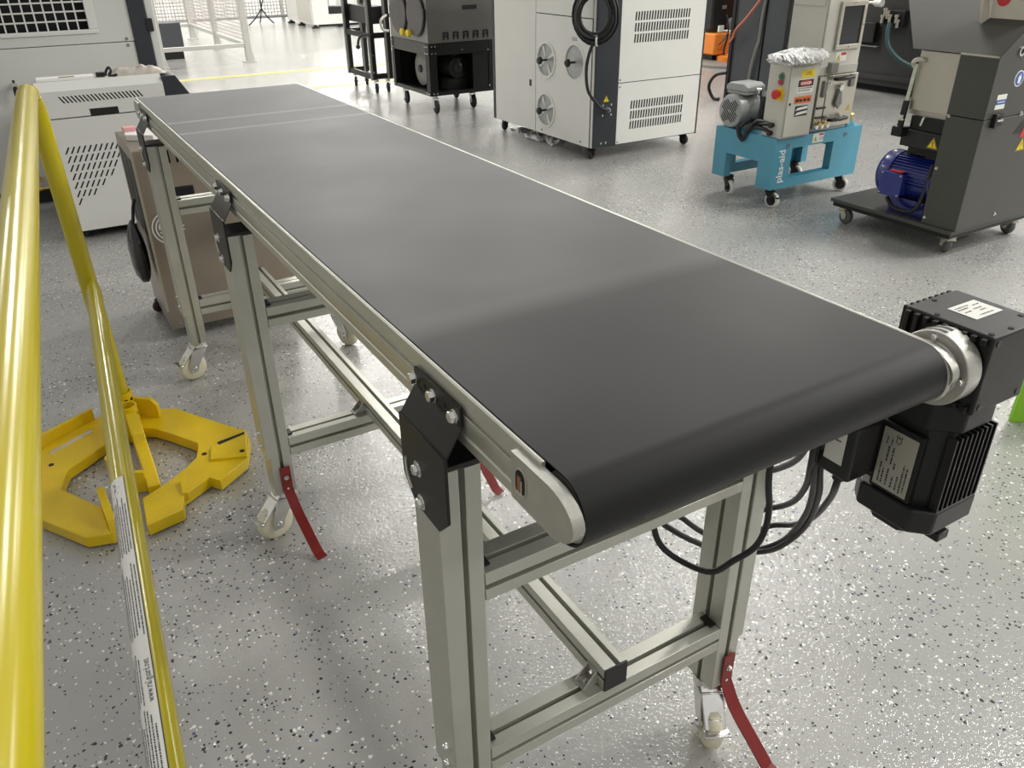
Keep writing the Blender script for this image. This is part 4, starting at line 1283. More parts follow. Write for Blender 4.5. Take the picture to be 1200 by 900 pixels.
# ------------------------------------------------------------------ black frame trolley
rk = thing('frame_trolley', (3.4, 8.35, 0), 'grey and black steel frame trolley left of the twin-disc machine', 'trolley')
for (x, y) in ((3.165, 8.10), (3.34, 8.10), (3.165, 8.75), (3.34, 8.75)):
    pst = M().box(x - 0.016, x + 0.002, y - 0.015, y + 0.015, 0.13, 1.5).build('post', MGREY, rk)
    M().box(x + 0.002, x + 0.052, y + 0.004, y + 0.015, 0.13, 1.5).build('flange', BLACKM, pst)
for z in (0.16, 0.54):
    M().box(3.20, 3.36, 8.105, 8.14, z - 0.025, z + 0.025).build('cross_bar', BLACKM, rk)
    M().box(3.20, 3.36, 8.74, 8.775, z - 0.025, z + 0.025).build('cross_bar', BLACKM, rk)
    M().box(3.16, 3.19, 8.12, 8.74, z - 0.025, z + 0.025).build('cross_bar', BLACKM, rk)
M().box(3.20, 3.37, 8.15, 8.74, 0.64, 0.80).build('drive_unit', BLACKP, rk, bevel=0.01)
M().tube([(3.36, 8.10, 0.72), (3.28, 8.05, 0.68), (3.29, 8.05, 0.60), (3.36, 8.07, 0.58)], 0.012, 8, sm=5).build('white_hose', WHITEM, rk)
M().tube([(3.17, 8.08, 0.55), (3.08, 8.05, 0.56), (3.03, 8.03, 0.53), (3.01, 8.02, 0.47)], 0.012, 8, sm=4).build('handle', BLACKP, rk)
M().ball((3.01, 8.02, 0.46), 0.022).build('handle_knob', BLACKP, rk)
for (x, y) in ((3.215, 8.14), (3.34, 8.14), (3.215, 8.73), (3.34, 8.73)):
    caster(rk, x, y, 0.13, (-0.3, -0.9), 0.048, 0.03, 0.025, CHROME, RUBBER)
for (x, z) in ((3.185, 0.36), (3.185, 0.20)):
    M().bolt((x, 8.104, z), (0, -1, 0), 0.006).build('bolt', CHROME, rk)

# ------------------------------------------------------------------ twin-disc machine
td = thing('twin_disc_machine', (3.48, 7.15, 0), 'dark grey machine with two round doors on a black caster frame', 'machine')
TX0, TX1, TY0, TY1, TZ0, TZ1 = 3.165, 3.815, 6.75, 7.56, 0.15, 0.583
M().box(TX0 + 0.004, TX1, TY0 + 0.004, TY1, TZ1, 1.5).build('body', MGREY, td, bevel=0.004)
M().box(TX0, TX1 - 0.01, TY0, TY0 + 0.004, TZ1, 1.5).build('front_panel', mat('front_panel_grey', (0.115, 0.113, 0.103), 0.42, 0, 0.05, 5), td)
for (yc, zc, nm) in ((7.315, 0.80, 'left'), (6.955, 0.80, 'right')):
    d = M().lathe((TX0 + 0.006, yc, zc), (-1, 0, 0), [(0, 0.176), (0.02, 0.176), (0.022, 0.170)], 40).build('round_door', BLACKP, td)
    M().lathe((TX0 - 0.017, yc, zc), (-1, 0, 0), [(0, 0.166), (0.004, 0.164)], 40).build('door_face', DISCD, d)
for yy in (7.205, 7.075):
    k_ = M().lathe((TX0, yy, 0.645), (-1, 0, 0), [(0, 0.012), (0.02, 0.012), (0.021, 0.03), (0.045, 0.03), (0.05, 0.022)], 18).build('yellow_knob', YSTICK, td)
for yy in (7.47, 6.80):
    M().box(TX0 - 0.02, TX0 + 0.004, yy - 0.03, yy + 0.03, 0.77, 0.85).build('latch', BLACKP, td, bevel=0.003)
M().lathe((TX0, 7.14, 0.98), (-1, 0, 0), [(0, 0.03), (0.03, 0.03)], 16).build('copper_knob', BRASS, td)
M().box(3.505, 3.645, TY0 - 0.002, TY0 + 0.004, 0.835, 0.868).build('slot_handle', BLACKV, td)
for k in range(5):
    x = 3.335 + k * 0.098
    m = M()
    m.box(x - 0.026, x - 0.016, TY0 - 0.006, TY0, 0.605, 0.655).box(x + 0.016, x + 0.026, TY0 - 0.006, TY0, 0.605, 0.655).box(x - 0.026, x + 0.026, TY0 - 0.006, TY0, 0.655, 0.666).box(x - 0.016, x + 0.016, TY0 - 0.006, TY0, 0.63, 0.637)
    m.build('louvre', BLACKP, td)
# black base frame
for (x0, x1, y0, y1) in ((TX0, TX0 + 0.075, TY0, TY0 + 0.075), (TX1 - 0.06, TX1, TY0, TY0 + 0.06), (TX0, TX0 + 0.06, TY1 - 0.06, TY1), (TX1 - 0.06, TX1, TY1 - 0.06, TY1)):
    M().box(x0, x1, y0, y1, TZ0, TZ1 - 0.001).build('frame_post', BLACKM, td, bevel=0.003)
for z0, z1 in ((TZ0, TZ0 + 0.03), (TZ1 - 0.10, TZ1 - 0.001)):
    M().box(TX0 + 0.075, TX1 - 0.06, TY0 + 0.003, TY0 + 0.03, z0, z1).build('frame_rail', BLACKM, td)
    M().box(TX0 + 0.003, TX0 + 0.03, TY0 + 0.075, TY1 - 0.06, z0, z1).build('frame_rail', DGREY, td)
M().box(TX0 + 0.02, TX1 - 0.02, TY0 + 0.02, TY1 - 0.02, TZ0 + 0.001, TZ0 + 0.02).build('floor_plate', BLACKM, td)
M().box(TX1 - 0.22, TX1 - 0.06, TY0 + 0.008, TY0 + 0.02, TZ0 + 0.03, TZ1 - 0.1).build('side_plate', BLACKM, td)
M().box(TX0 + 0.06, TX1 - 0.06, TY1 - 0.04, TY1 - 0.02, TZ0 + 0.001, TZ1 - 0.002).build('rear_plate', BLACKM, td)
M().box(TX1 - 0.04, TX1 - 0.02, TY0 + 0.06, TY1 - 0.06, TZ0 + 0.02, TZ1 - 0.002).build('inner_plate', BLACKM, td)
for (x, z) in ((TX0 + 0.03, 0.555), (TX0 + 0.065, 0.555), (TX0 + 0.03, 0.50), (TX0 + 0.065, 0.50), (TX0 + 0.03, 0.17), (TX0 + 0.065, 0.17), (TX1 - 0.07, 0.50), (TX1 - 0.06, 0.20), (3.49, 0.515)):
    M().bolt((x, TY0 - 0.0, z), (0, -1, 0), 0.0075, 1.1).build('bolt', CHROME, td)
for (y, z) in ((TY0 + 0.025, 0.555), (TY0 + 0.065, 0.555), (TY0 + 0.025, 0.50), (TY0 + 0.065, 0.50), (TY0 + 0.025, 0.17), (TY0 + 0.065, 0.17), (TY1 - 0.02, 0.555), (TY1 - 0.05, 0.50), (TY1 - 0.02, 0.50), (TY1 - 0.04, 0.17), (TY1 - 0.02, 0.17)):
    M().bolt((TX0, y, z), (-1, 0, 0), 0.0075, 1.1).build('bolt', CHROME, td)
bw = M().lathe((TX0 + 0.10, 7.15, 0.335), (1, 0, 0), [(0, 0.06), (0.004, 0.12), (0.01, 0.145), (0.05, 0.145), (0.06, 0.12)], 32).build('blower_wheel', MGREY, td)
M().lathe((TX0 + 0.085, 7.15, 0.335), (1, 0, 0), [(0, 0.03), (0.02, 0.035)], 16).build('hub', BLACKP, bw)
m = M()
m.lathe((3.50, TY0 + 0.09, 0.355), (0, 1, 0), [(0, 0.075), (0.01, 0.095), (0.24, 0.095), (0.25, 0.06)], 26)
mt = m.build('blower_motor', BLACKM, td)
M().lathe((3.50, TY0 + 0.078, 0.355), (0, 1, 0), [(0, 0.03), (0.012, 0.05)], 20).build('motor_cap', BLACKP, mt)
M().box(3.47, 3.54, TY0 + 0.13, TY0 + 0.22, 0.44, 0.49).build('motor_box', BLACKP, mt, bevel=0.004)
M().box(3.42, 3.58, TY0 + 0.10, TY0 + 0.30, TZ0 + 0.02, 0.265).build('motor_foot', BLACKM, mt)
for (x, y) in ((3.225, 6.80), (3.225, 7.44), (3.64, 6.88), (3.75, 7.44)):
    caster(td, x, y, 0.15, (-0.1, -0.99), 0.058, 0.032, 0.03, CHROME, RUBBER)

# ------------------------------------------------------------------ white ported cabinet
wc = thing('ported_cabinet', (3.80, 5.2, 0), 'large white cabinet with round ports, slot vents and a dark corner column', 'cabinet')
WX0, WX1, WY0, WY1, WZ0, WZ1 = 3.33, 4.266, 4.56, 5.885, 0.085, 1.5
M().box(WX0 + 0.012, WX1 - 0.012, WY0 + 0.012, WY1, WZ0, WZ1).build('carcass', BLACKV, wc)
M().box(WX0, WX0 + 0.0115, 5.290, WY1, WZ0, WZ1).build('rear_door', WHITEM, wc, bevel=0.002)
PORTS = [(5.148, 0.600, 0.118), (4.797, 0.619, 0.118), (5.149, 0.257, 0.118)]
# lower port panel: left of the column, holes left open by building it as strips around square cut-outs and round collars
pz1, pz2 = WZ0, 0.896


def hole_panel(x, y0, y1, z0, z1, holes, n=28):
    """sheet at x facing -x with round holes: bmesh triangle fill"""
    bm = bmesh.new()
    edges = []

    def loop(P):
        vs = [bm.verts.new(p) for p in P]
        for i in range(len(vs)):
            edges.append(bm.edges.new((vs[i], vs[(i + 1) % len(vs)])))
    loop([(x, y0, z0), (x, y1, z0), (x, y1, z1), (x, y0, z1)])
    for (yc, zc, r_) in holes:
        loop([(x, yc + r_ * math.cos(2 * math.pi * k / n), zc + r_ * math.sin(2 * math.pi * k / n)) for k in range(n)])
    bmesh.ops.triangle_fill(bm, edges=edges, use_beauty=True)
    mb = M()
    bm.verts.index_update()
    vs = [v.co.copy() for v in bm.verts]
    mb.add(vs, [[v.index for v in f.verts] for f in bm.faces])
    bm.free()
    return mb


hp = hole_panel(WX0, 4.60, 5.284, pz1, pz2, PORTS)
hp.build('port_panel', WHITEM, wc, flat=True)
M().box(WX0, WX0 + 0.0115, 4.60, 5.284, 0.901, WZ1).build('upper_door', WHITEM, wc, bevel=0.002)
M().box(WX0 + 0.006, WX0 + 0.0115, WY0 + 0.012, 4.60, WZ0, WZ1).build('edge_strip', WHITEM, wc)
for i, (yc, zc, r_) in enumerate(PORTS):
    rim = M().ring((WX0 + 0.010, yc, zc), (-1, 0, 0), r_ - 0.010, r_ + 0.006, 0.016 if i != 1 else 0.012, 36).build('port_rim', WHITEM, wc)
    d = M().lathe((WX0 + 0.0115, yc, zc), (-1, 0, 0), [(0, r_ - 0.010), (0.004, r_ - 0.010), (0.006, r_ - 0.03), (0.005, r_ - 0.05), (0.008, 0.03)], 36).build('port_disc', DISC, wc)
    M().lathe((WX0 + 0.003, yc, zc), (-1, 0, 0), [(0, 0.007), (0.045, 0.007), (0.046, 0.020), (0.052, 0.026), (0.066, 0.026), (0.074, 0.018)], 18).build('port_knob', BLACKP, d)
    for k in range(4 if i != 1 else 0):
        a = math.pi / 4 + k * math.pi / 2 + 0.3
        c_, s_ = math.cos(a), math.sin(a)
        M().ext([(WX0 + 0.005, yc + 0.03 * c_ - 0.006 * s_, zc + 0.03 * s_ + 0.006 * c_), (WX0 + 0.005, yc + 0.03 * c_ + 0.006 * s_, zc + 0.03 * s_ - 0.006 * c_), (WX0 + 0.005, yc + 0.10 * c_ + 0.012 * s_, zc + 0.10 * s_ - 0.012 * c_), (WX0 + 0.005, yc + 0.10 * c_ - 0.012 * s_, zc + 0.10 * s_ + 0.012 * c_)], (-0.004, 0, 0)).build('spoke', WHITEM, d)
strokes([(0, 0, 0.055), (0, 0.012, 0.055)], (WX0, 4.83, 0.755), (0, -1, 0), (0, 0, 1), INKG, 'port_print', wc, R, 0.001, 0.009)
M().box(WX0 - 0.004, WX0 + 0.002, 5.345, 5.372, 0.40, 0.445).build('keyhole', BLACKP, wc, bevel=0.003)
for (y, z) in ((5.20, 0.11), (4.70, 0.11)):
    M().bolt((WX0, y, z), (-1, 0, 0), 0.005).build('screw', INKG, wc)
M().box(WX0 + 0.004, 3.527, WY0 - 0.004, WY0 + 0.0115, WZ0, WZ1).build('corner_column', DARKB, wc, bevel=0.003)
for (z0, z1, v0) in ((0.092, 0.493, (0.182, 0.250, 0.318)), (0.498, WZ1, (0.740, 0.808, 0.876))):
    mb = M()
    rows = []
    for z in v0:
        us = [0.112 + k * 0.0228 for k in range(21)]
        rows.append((z - z0, z - z0 + 0.054, us, 0.0130, 0.004))
    slot_panel(mb, (3.531, WY0, z0), (1, 0, 0), (0, 0, 1), 4.256 - 3.531, z1 - z0, rows, 0.003)
    M().box(3.60, 4.20, WY0 + 0.0035, WY0 + 0.0115, z0 + 0.01, z1 - 0.01).build('vent_backing', BLACKV, wc)
    mb.build('vent_panel', WHITEM, wc, flat=True)
M().box(4.256, 4.268, WY0 - 0.002, WY1, WZ0, WZ1).build('dark_edge', DARKB, wc)
M().box(WX0 - 0.002, WX0 + 0.02, WY1, WY1 + 0.035, WZ0, WZ1).build('dark_edge', DARKB, wc)
for (x, z) in ((3.545, 0.515), (3.545, 0.470), (3.545, 0.105)):
    M().bolt((x, WY0, z), (0, -1, 0), 0.004).build('screw', INKG, wc)
warn('warning_triangle', (3.43, WY0 - 0.0042, 0.385), (1, 0, 0), (0, 0, 1), 0.05, wc)
for (x, z) in ((3.405, 0.365), (3.475, 0.365), (3.405, 0.30), (3.475, 0.30), (3.40, 0.115), (3.44, 0.115)):
    M().bolt((x, WY0 - 0.004, z), (0, -1, 0), 0.005).build('screw', CHROME, wc)
M().lathe((3.44, WY0 - 0.004, 0.335), (0, -1, 0), [(0, 0.02), (0.02, 0.018), (0.03, 0.012)], 16).build('cable_inlet', CHROME, wc)
# coil of black cable hanging on the corner
cc = Vector((3.285, 4.515, 0.93))
cu = Vector((0.707, -0.707, 0))
cn_ = Vector((-0.707, -0.707, 0))
m = M()
pts = []
for k in range(7 * 24 + 1):
    a = 2 * math.pi * k / 24
    rr = 0.156 + 0.020 * math.sin(k * 0.083) - 0.006 * (k // 24)
    off = -0.035 + 0.075 * (k / (7 * 24)) + 0.014 * math.sin(k * 0.29)
    squeeze = 1.0 - 0.65 * max(0, -math.sin(a)) ** 6
    pts.append(cc + cu * (rr * 0.86 * math.cos(a)) + Vector((0, 0, 1)) * (rr * math.sin(a)) + cn_ * (off * squeeze))
m.tube(pts, 0.0092, 8)
m.build('coiled_cable', BLACKC, wc)
M().ring(cc + Vector((0, 0, -0.15)) + cu * 0.02 - cu * 0.008, cu, 0.030, 0.034, 0.012, 18).build('cable_tie', WSTICK, wc)
M().tube([cc + Vector((0, 0, 0.15)) - cn_ * 0.05, cc + Vector((0, 0, 0.17)), cc + Vector((0, 0, 0.165)) + cn_ * 0.03], 0.008, 8, sm=4).build('hook', BLACKM, wc)
M().tube([cc + Vector((0, 0, -0.15)), (3.27, 4.545, 0.70), (3.255, 4.55, 0.60), (3.262, 4.535, 0.48), (3.31, 4.51, 0.40), (3.37, 4.52, 0.355), (3.44, 4.53, 0.335)], 0.0105, 8, sm=6).build('cable_tail', BLACKC, wc)
for (x, y) in ((3.385, 4.635), (3.385, 5.83), (4.215, 4.64), (4.215, 5.83)):
    caster(wc, x, y, 0.088, (-0.5, -0.3) if x < 4 else (0.2, -0.9), 0.034, 0.028, 0.014, BLACKM, RUBBER, None)
# plastic film on the floor below it
m = M()
vs, fs = [], []
nx, ny = 18, 22
for i in range(nx + 1):
    for j in range(ny + 1):
        a, b = i / nx, j / ny
        x, y = 3.35 + 0.33 * a + 0.02 * math.sin(b * 9), 5.10 + 0.62 * b
        z = 0.002 + 0.055 * abs(noise.noise(Vector((a * 5, b * 7, 0.3)))) + 0.02 * abs(noise.noise(Vector((a * 13, b * 15, 3.3))))
        vs.append((x, y, z))
for i in range(nx):
    for j in range(ny):
        a = i * (ny + 1) + j
        fs.append((a, a + ny + 1, a + ny + 2, a + 1))
m.add(vs, fs)
t = m.build('plastic_film', FILM, None, flat=True)
tag(t, 'crinkled clear plastic film on the floor under the white ported cabinet', 'film')

# ================================================================== right side background
# slate cabinets behind the blue cart
sl = thing('slate_cabinet', (6.1, 5.45, 0), 'tall slate grey cabinet with black edges behind the blue cart', 'cabinet')
M().box(5.765, 6.6, 5.13, 5.80, 0.0, 1.8).build('carcass', BLACKP, sl)
M().box(5.75, 5.765, 5.425, 5.765, 0.02, 1.8).build('door_panel', SLATE, sl, bevel=0.004)
M().box(5.75, 5.765, 5.175, 5.405, 0.02, 1.8).build('door_panel', SLATE, sl, bevel=0.004)
M().box(5.735, 5.75, 5.765, 5.80, 0.02, 1.8).build('edge_trim', BLACKP, sl)
M().box(5.735, 5.75, 5.13, 5.165, 0.02, 1.8).build('edge_trim', BLACKP, sl)
M().tube([(5.74, 5.42, 0.95), (5.735, 5.44, 0.76), (5.74, 5.45, 0.56), (5.73, 5.46, 0.50), (5.73, 5.50, 0.30), (5.735, 5.52, 0.02)], 0.012, 8, sm=5).build('grey_conduit', MGREY, sl)
M().tube([(5.74, 5.40, 1.0), (5.72, 5.48, 0.87), (5.70, 5.60, 0.72), (5.70, 5.70, 0.63), (5.71, 5.74, 0.56), (5.715, 5.775, 0.52)], 0.010, 8, sm=5).build('orange_tube', HOSEO, sl)
M().tube([(5.74, 5.80, 0.25), (5.70, 5.90, 0.22), (5.68, 5.95, 0.12), (5.70, 5.90, 0.02), (5.72, 5.84, 0.015)], 0.015, 8, sm=5).build('cable_loop', BLACKC, sl)

dk = thing('dark_machine', (8.2, 5.2, 0), 'big near-black machine beyond the blue cart with a valve cluster on its side', 'machine')
DARKM = mat('charcoal_machine_paint', (0.028, 0.028, 0.027), 0.5, 0, 0.08, 4)
M().box(7.32, 9.4, 4.0, 7.0, 0.06, 1.7).build('body', DARKM, dk, bevel=0.01)
M().box(7.38, 9.3, 4.1, 6.9, 0.0, 0.06).build('plinth', BLACKV, dk)
M().box(7.29, 7.32, 4.2, 6.8, 0.12, 0.16).build('lower_ledge', DARKM, dk)
M().box(7.26, 7.32, 5.44, 5.69, 0.44, 0.62).build('control_box', BLACKP, dk, bevel=0.008)
M().box(7.27, 7.32, 5.40, 5.70, 0.405, 0.415).build('shelf_edge', INKG, dk)
for (y, z) in ((5.62, 0.57), (5.60, 0.49)):
    M().bolt((7.26, y, z), (-1, 0, 0), 0.010).build('screw', CHROME, dk)
M().box(7.24, 7.32, 5.14, 5.38, 0.60, 0.74).build('valve_block', BLACKP, dk, bevel=0.006)
for k, (y, z) in enumerate(((5.35, 0.66), (5.30, 0.70), (5.27, 0.67), (5.20, 0.67), (5.18, 0.63), (5.33, 0.72))):
    M().lathe((7.22, y, z - 0.035), (0, 0, 1), [(0, 0.014), (0.05, 0.014), (0.052, 0.02), (0.07, 0.02)], 12).build('valve', STEEL2, dk)
M().tube([(7.21, 5.25, 0.63), (7.19, 5.24, 0.55), (7.18, 5.20, 0.45), (7.18, 5.10, 0.36), (7.20, 4.98, 0.30), (7.25, 4.85, 0.27)], 0.022, 10, sm=6).build('hose', HOSEG, dk)
M().tube([(7.25, 5.66, 0.76), (7.22, 5.55, 0.79), (7.22, 5.47, 0.795)], 0.015, 8, sm=4).build('pipe', STEEL2, dk)
M().lathe((7.22, 5.47, 0.795), (0, -1, 0), [(0, 0.025), (0.02, 0.025), (0.022, 0.035), (0.09, 0.035)], 12).build('pipe_end', WHITEM, dk)

rb = thing('robot_base', (7.6, 7.9, 0), 'orange and black machine base between the white cabinet and slate cabinet', 'robot')
M().lathe((7.55, 7.65, 0.0), (0, 0, 1), [(0, 0.42), (0.03, 0.42), (0.035, 0.38)], 30).build('base_disc', MGREY, rb)
M().lathe((7.62, 7.68, 0.036), (0, 0, 1), [(0, 0.15), (0.05, 0.15), (0.06, 0.10)], 24).build('swivel_foot', ORANGE, rb)
M().box(7.42, 7.78, 7.75, 8.2, 0.10, 0.34).build('orange_block', ORANGE, rb, bevel=0.015)
M().box(7.50, 7.72, 7.85, 8.1, 0.036, 0.10).build('pedestal', BLACKP, rb)
M().box(7.44, 8.0, 7.85, 8.2, 0.36, 1.2).build('black_housing', BLACKP, rb, bevel=0.03)
M().box(7.80, 7.98, 7.70, 7.85, 0.50, 0.95).build('orange_arm', ORANGE, rb, bevel=0.02)
M().lathe((7.74, 7.84, 0.43), (0, -1, 0), [(0, 0.07), (0.04, 0.07), (0.045, 0.03), (0.06, 0.03)], 20).build('joint', INKG, rb)
M().box(7.46, 7.54, 7.74, 7.76, 0.36, 0.43).build('white_box', WHITEM, rb)
M().box(7.58, 7.64, 7.835, 7.85, 0.60, 0.64).build('grey_badge', MGREY, rb)
M().tube([(7.56, 7.74, 0.55), (7.58, 7.70, 0.35), (7.57, 7.73, 0.15), (7.60, 7.72, 0.04)], 0.010, 8, sm=5).build('cable', BLACKC, rb)
M().tube([(7.46, 7.72, 0.22), (7.52, 7.70, 0.28), (7.58, 7.70, 0.36)], 0.008, 8, sm=5).build('cable', BLACKC, rb)

# ------------------------------------------------------------------ blue cart granulator
bc = thing('granulator_cart', (3.83, 3.3, 0), 'beige small granulator on a cyan blue steel cart with white-tyred casters', 'granulator')
CX0, CX1, CY0, CY1, CZ0, CZ1 = 3.487, 4.185, 3.095, 3.555, 0.110, 0.382
tk = 0.006


def frame_sheet(axis, c, a0, a1, z0, z1, h, m_, nm, t_):
    """sheet with one rectangular opening h=(a0,a1,z0,z1) (z0 None = open to the floor side)"""
    ha0, ha1, hz0, hz1 = h
    pts = []
    mb = M()

    def bx(p0, p1, q0, q1):
        if axis == 'y':
            mb.box(p0, p1, c, c + t_, q0, q1)
        else:
            mb.box(c, c + t_, p0, p1, q0, q1)
    bx(a0, ha0, z0, z1)
    bx(ha1, a1, z0, z1)
    bx(ha0, ha1, hz1, z1)
    if hz0 is not None:
        bx(ha0, ha1, z0, hz0)
    return mb.build(nm, m_, bc)


frame_sheet('y', CY0, CX0, CX1, CZ0, CZ1, (3.622, 3.955, 0.165, 0.325), BLUE, 'front_side', 0.05)
frame_sheet('y', CY1 - 0.05, CX0, CX1, CZ0, CZ1, (3.622, 3.955, 0.165, 0.325), BLUE, 'rear_side', 0.05)
frame_sheet('x', CX0, CY0 + 0.05, CY1 - 0.05, CZ0, CZ1, (3.205, 3.455, None, 0.250), BLUE, 'left_end', 0.05)
frame_sheet('x', CX1 - 0.05, CY0 + 0.05, CY1 - 0.05, CZ0, CZ1, (3.205, 3.455, None, 0.250), BLUE, 'right_end', 0.05)
M().box(CX0 + 0.001, CX1 - 0.001, CY0 + 0.001, CY1 - 0.001, CZ1, CZ1 + 0.006).build('top_plate', BLUE, bc)
M().box(3.60, 3.74, 3.25, 3.42, 0.24, CZ1 - 0.001).build('chute_box', BLUE, bc)
for (x, z) in ((3.585, 0.345), (4.045, 0.352)):
    r_ = M().ring((x, CY0, z), (0, -1, 0), 0.008, 0.013, 0.003, 16).build('lift_ring', INKG, bc)
sticker('cart_sticker', (3.775, CY0, 0.335), (1, 0, 0), (0, 0, 1), 0.088, 0.050, WSTICK, bc)
warn('warning_triangle', (3.797, CY0, 0.343), (1, 0, 0), (0, 0, 1), 0.030, bc)
M().box(3.825, 3.858, CY0 - 0.0012, CY0, 0.371, 0.382).build('red_strip', RSTICK, bc)
strokes([(0.052, 0.022, 0.03), (0.052, 0.012, 0.03)], (3.775, CY0, 0.335), (1, 0, 0), (0, 0, 1), INKG, 'sticker_print', bc, R, 0.0012, 0.006)
text('plas-aid', 0.068, (3.570, CY0, 0.142), (0, 0, 1), (-1, 0, 0), INKW, 'lettering', bc, 0.0012, bold=True, sx=0.90)
for (x, y, d) in ((3.545, 3.47, (-0.2, -0.98)), (3.545, 3.14, (0.15, -0.99)), (4.13, 3.16, (0.6, -0.8)), (4.13, 3.50, (0.2, -0.98))):
    caster(bc, x, y, CZ0, d, 0.043, 0.030, 0.022, BLACKM, WHEELW, BLACKP, BLACKP if x < 3.6 and y < 3.3 else None)
# control box: end with buttons, front with signs
BX = (3.500, 3.722, 3.082, 3.222, 0.388, 0.760)
cb = M().box(*BX).build('control_box', BEIGE, bc, bevel=0.004)
M().box(3.508, 3.714, 3.076, 3.082, 0.396, 0.752).build('box_door', BEIGE, cb, bevel=0.003)
fy = 3.076
M().prism('x', [(3.112, 0.672), (3.112, 0.712), (3.122, 0.724), (3.136, 0.724), (3.146, 0.712), (3.146, 0.672), (3.136, 0.660), (3.122, 0.660)], 3.496, 3.500).build('switch_plate', INKG, cb)
M().lathe((3.497, 3.132, 0.705), (-1, 0, 0), [(0, 0.013), (0.008, 0.012)], 18).build('green_switch', GREENB, cb)
M().lathe((3.497, 3.132, 0.676), (-1, 0, 0), [(0, 0.013), (0.008, 0.012)], 18).build('red_switch', RSTICK, cb)
M().box(3.497, 3.500, 3.102, 3.152, 0.585, 0.645).build('stop_backplate', YSTICK, cb)
M().lathe((3.497, 3.135, 0.616), (-1, 0, 0), [(0, 0.014), (0.015, 0.014), (0.016, 0.023), (0.028, 0.025), (0.034, 0.018)], 24).build('stop_button', REDB, cb)
M().lathe((3.528, fy, 0.568), (0, -1, 0), [(0, 0.007), (0.003, 0.006)], 14).build('key_lock', BLACKP, cb)
sticker('yellow_sign', (3.585, fy, 0.695), (1, 0, 0), (0, 0, 1), 0.100, 0.040, YSTICK, cb)
strokes([(0.03, 0.012, 0.05), (0.035, 0.022, 0.04)], (3.585, fy, 0.695), (1, 0, 0), (0, 0, 1), mat('olive_ink', (0.35, 0.25, 0.02), 0.6), 'sign_print', cb, R, 0.0012, 0.006)
sticker('danger_sign', (3.566, fy, 0.618), (1, 0, 0), (0, 0, 1), 0.122, 0.070, WSTICK, cb)
M().box(3.570, 3.684, fy - 0.0014, fy - 0.0006, 0.651, 0.685).build('danger_band', INK, cb)
M().prism('y', [(3.5780 + 0.049 + 0.047 * math.cos(a), 0.668 + 0.0135 * math.sin(a)) for a in [2 * math.pi * k / 24 for k in range(24)]], fy - 0.0018, fy - 0.0014).build('danger_oval', RSTICK, cb)
text('DANGER', 0.0195, (3.588, fy, 0.6612), (1, 0, 0), (0, 0, 1), INKW, 'danger_lettering', cb, 0.0021, bold=True)
strokes([(0.008, 0.022, 0.10), (0.008, 0.010, 0.08)], (3.566, fy, 0.618), (1, 0, 0), (0, 0, 1), INKG, 'sign_print', cb, R, 0.0012, 0.008)
sticker('orange_sign', (3.556, fy, 0.566), (1, 0, 0), (0, 0, 1), 0.130, 0.036, OSTICK, cb)
strokes([(0.010, 0.009, 0.11)], (3.556, fy, 0.566), (1, 0, 0), (0, 0, 1), INK, 'sign_print', cb, R, 0.0012, 0.017)
sticker('striped_sign', (3.572, fy, 0.500), (1, 0, 0), (0, 0, 1), 0.098, 0.054, BLACKP, cb)
for z in (0.512, 0.536):
    M().ext([(3.576, fy - 0.0012, z - 0.006), (3.666, fy - 0.0012, z), (3.666, fy - 0.0012, z + 0.014), (3.590, fy - 0.0012, z + 0.008)], (0, -0.0006, 0)).build('sign_stripe', WSTICK, cb)
# tall housing with framed window
th = M().box(3.845, 4.165, 3.195, 3.430, 0.700, 1.35).build('tall_housing', BEIGE, bc, bevel=0.004)
M().box(3.850, 4.158, 3.186, 3.195, 0.705, 1.34).build('housing_panel', BEIGE, th, bevel=0.003)
m = M()
wx0, wx1, wz0, wz1 = 3.935, 4.140, 0.800, 1.040
for (a, b, c, d) in ((wx0, wx1, wz0, wz0 + 0.024), (wx0, wx1, wz1 - 0.024, wz1), (wx0, wx0 + 0.022, wz0 + 0.024, wz1 - 0.024), (wx1 - 0.022, wx1, wz0 + 0.024, wz1 - 0.024)):
    m.box(a, b, 3.172, 3.186, c, d)
wfm = m.build('window_frame', STEEL2, th, bevel=0.002)
M().box(wx0 + 0.022, wx1 - 0.022, 3.180, 3.185, wz0 + 0.024, wz1 - 0.024).build('window_pane', GLASSD, th)
for (x, z) in ((wx0 + 0.01, 0.92), (wx1 - 0.01, 0.92), (4.04, wz0 + 0.01), (4.04, wz1 - 0.01)):
    M().bolt((x, 3.172, z), (0, -1, 0), 0.004).build('window_screw', CHROME, th)
sticker('housing_sticker', (3.965, 3.186, 0.738), (1, 0, 0), (0, 0, 1), 0.085, 0.048, WSTICK, th)
warn('warning_triangle', (3.987, 3.186, 0.742), (1, 0, 0), (0, 0, 1), 0.034, th)
M().box(4.006, 4.046, 3.1845, 3.186, 0.768, 0.782).build('red_strip', RSTICK, th)
M().box(3.838, 3.846, 3.21, 3.42, 1.02, 1.06).build('top_flap', BEIGE, th, bevel=0.002)
M().box(3.78, 4.06, 3.21, 3.42, 0.688, 0.70).build('housing_neck', BEIGE, th)
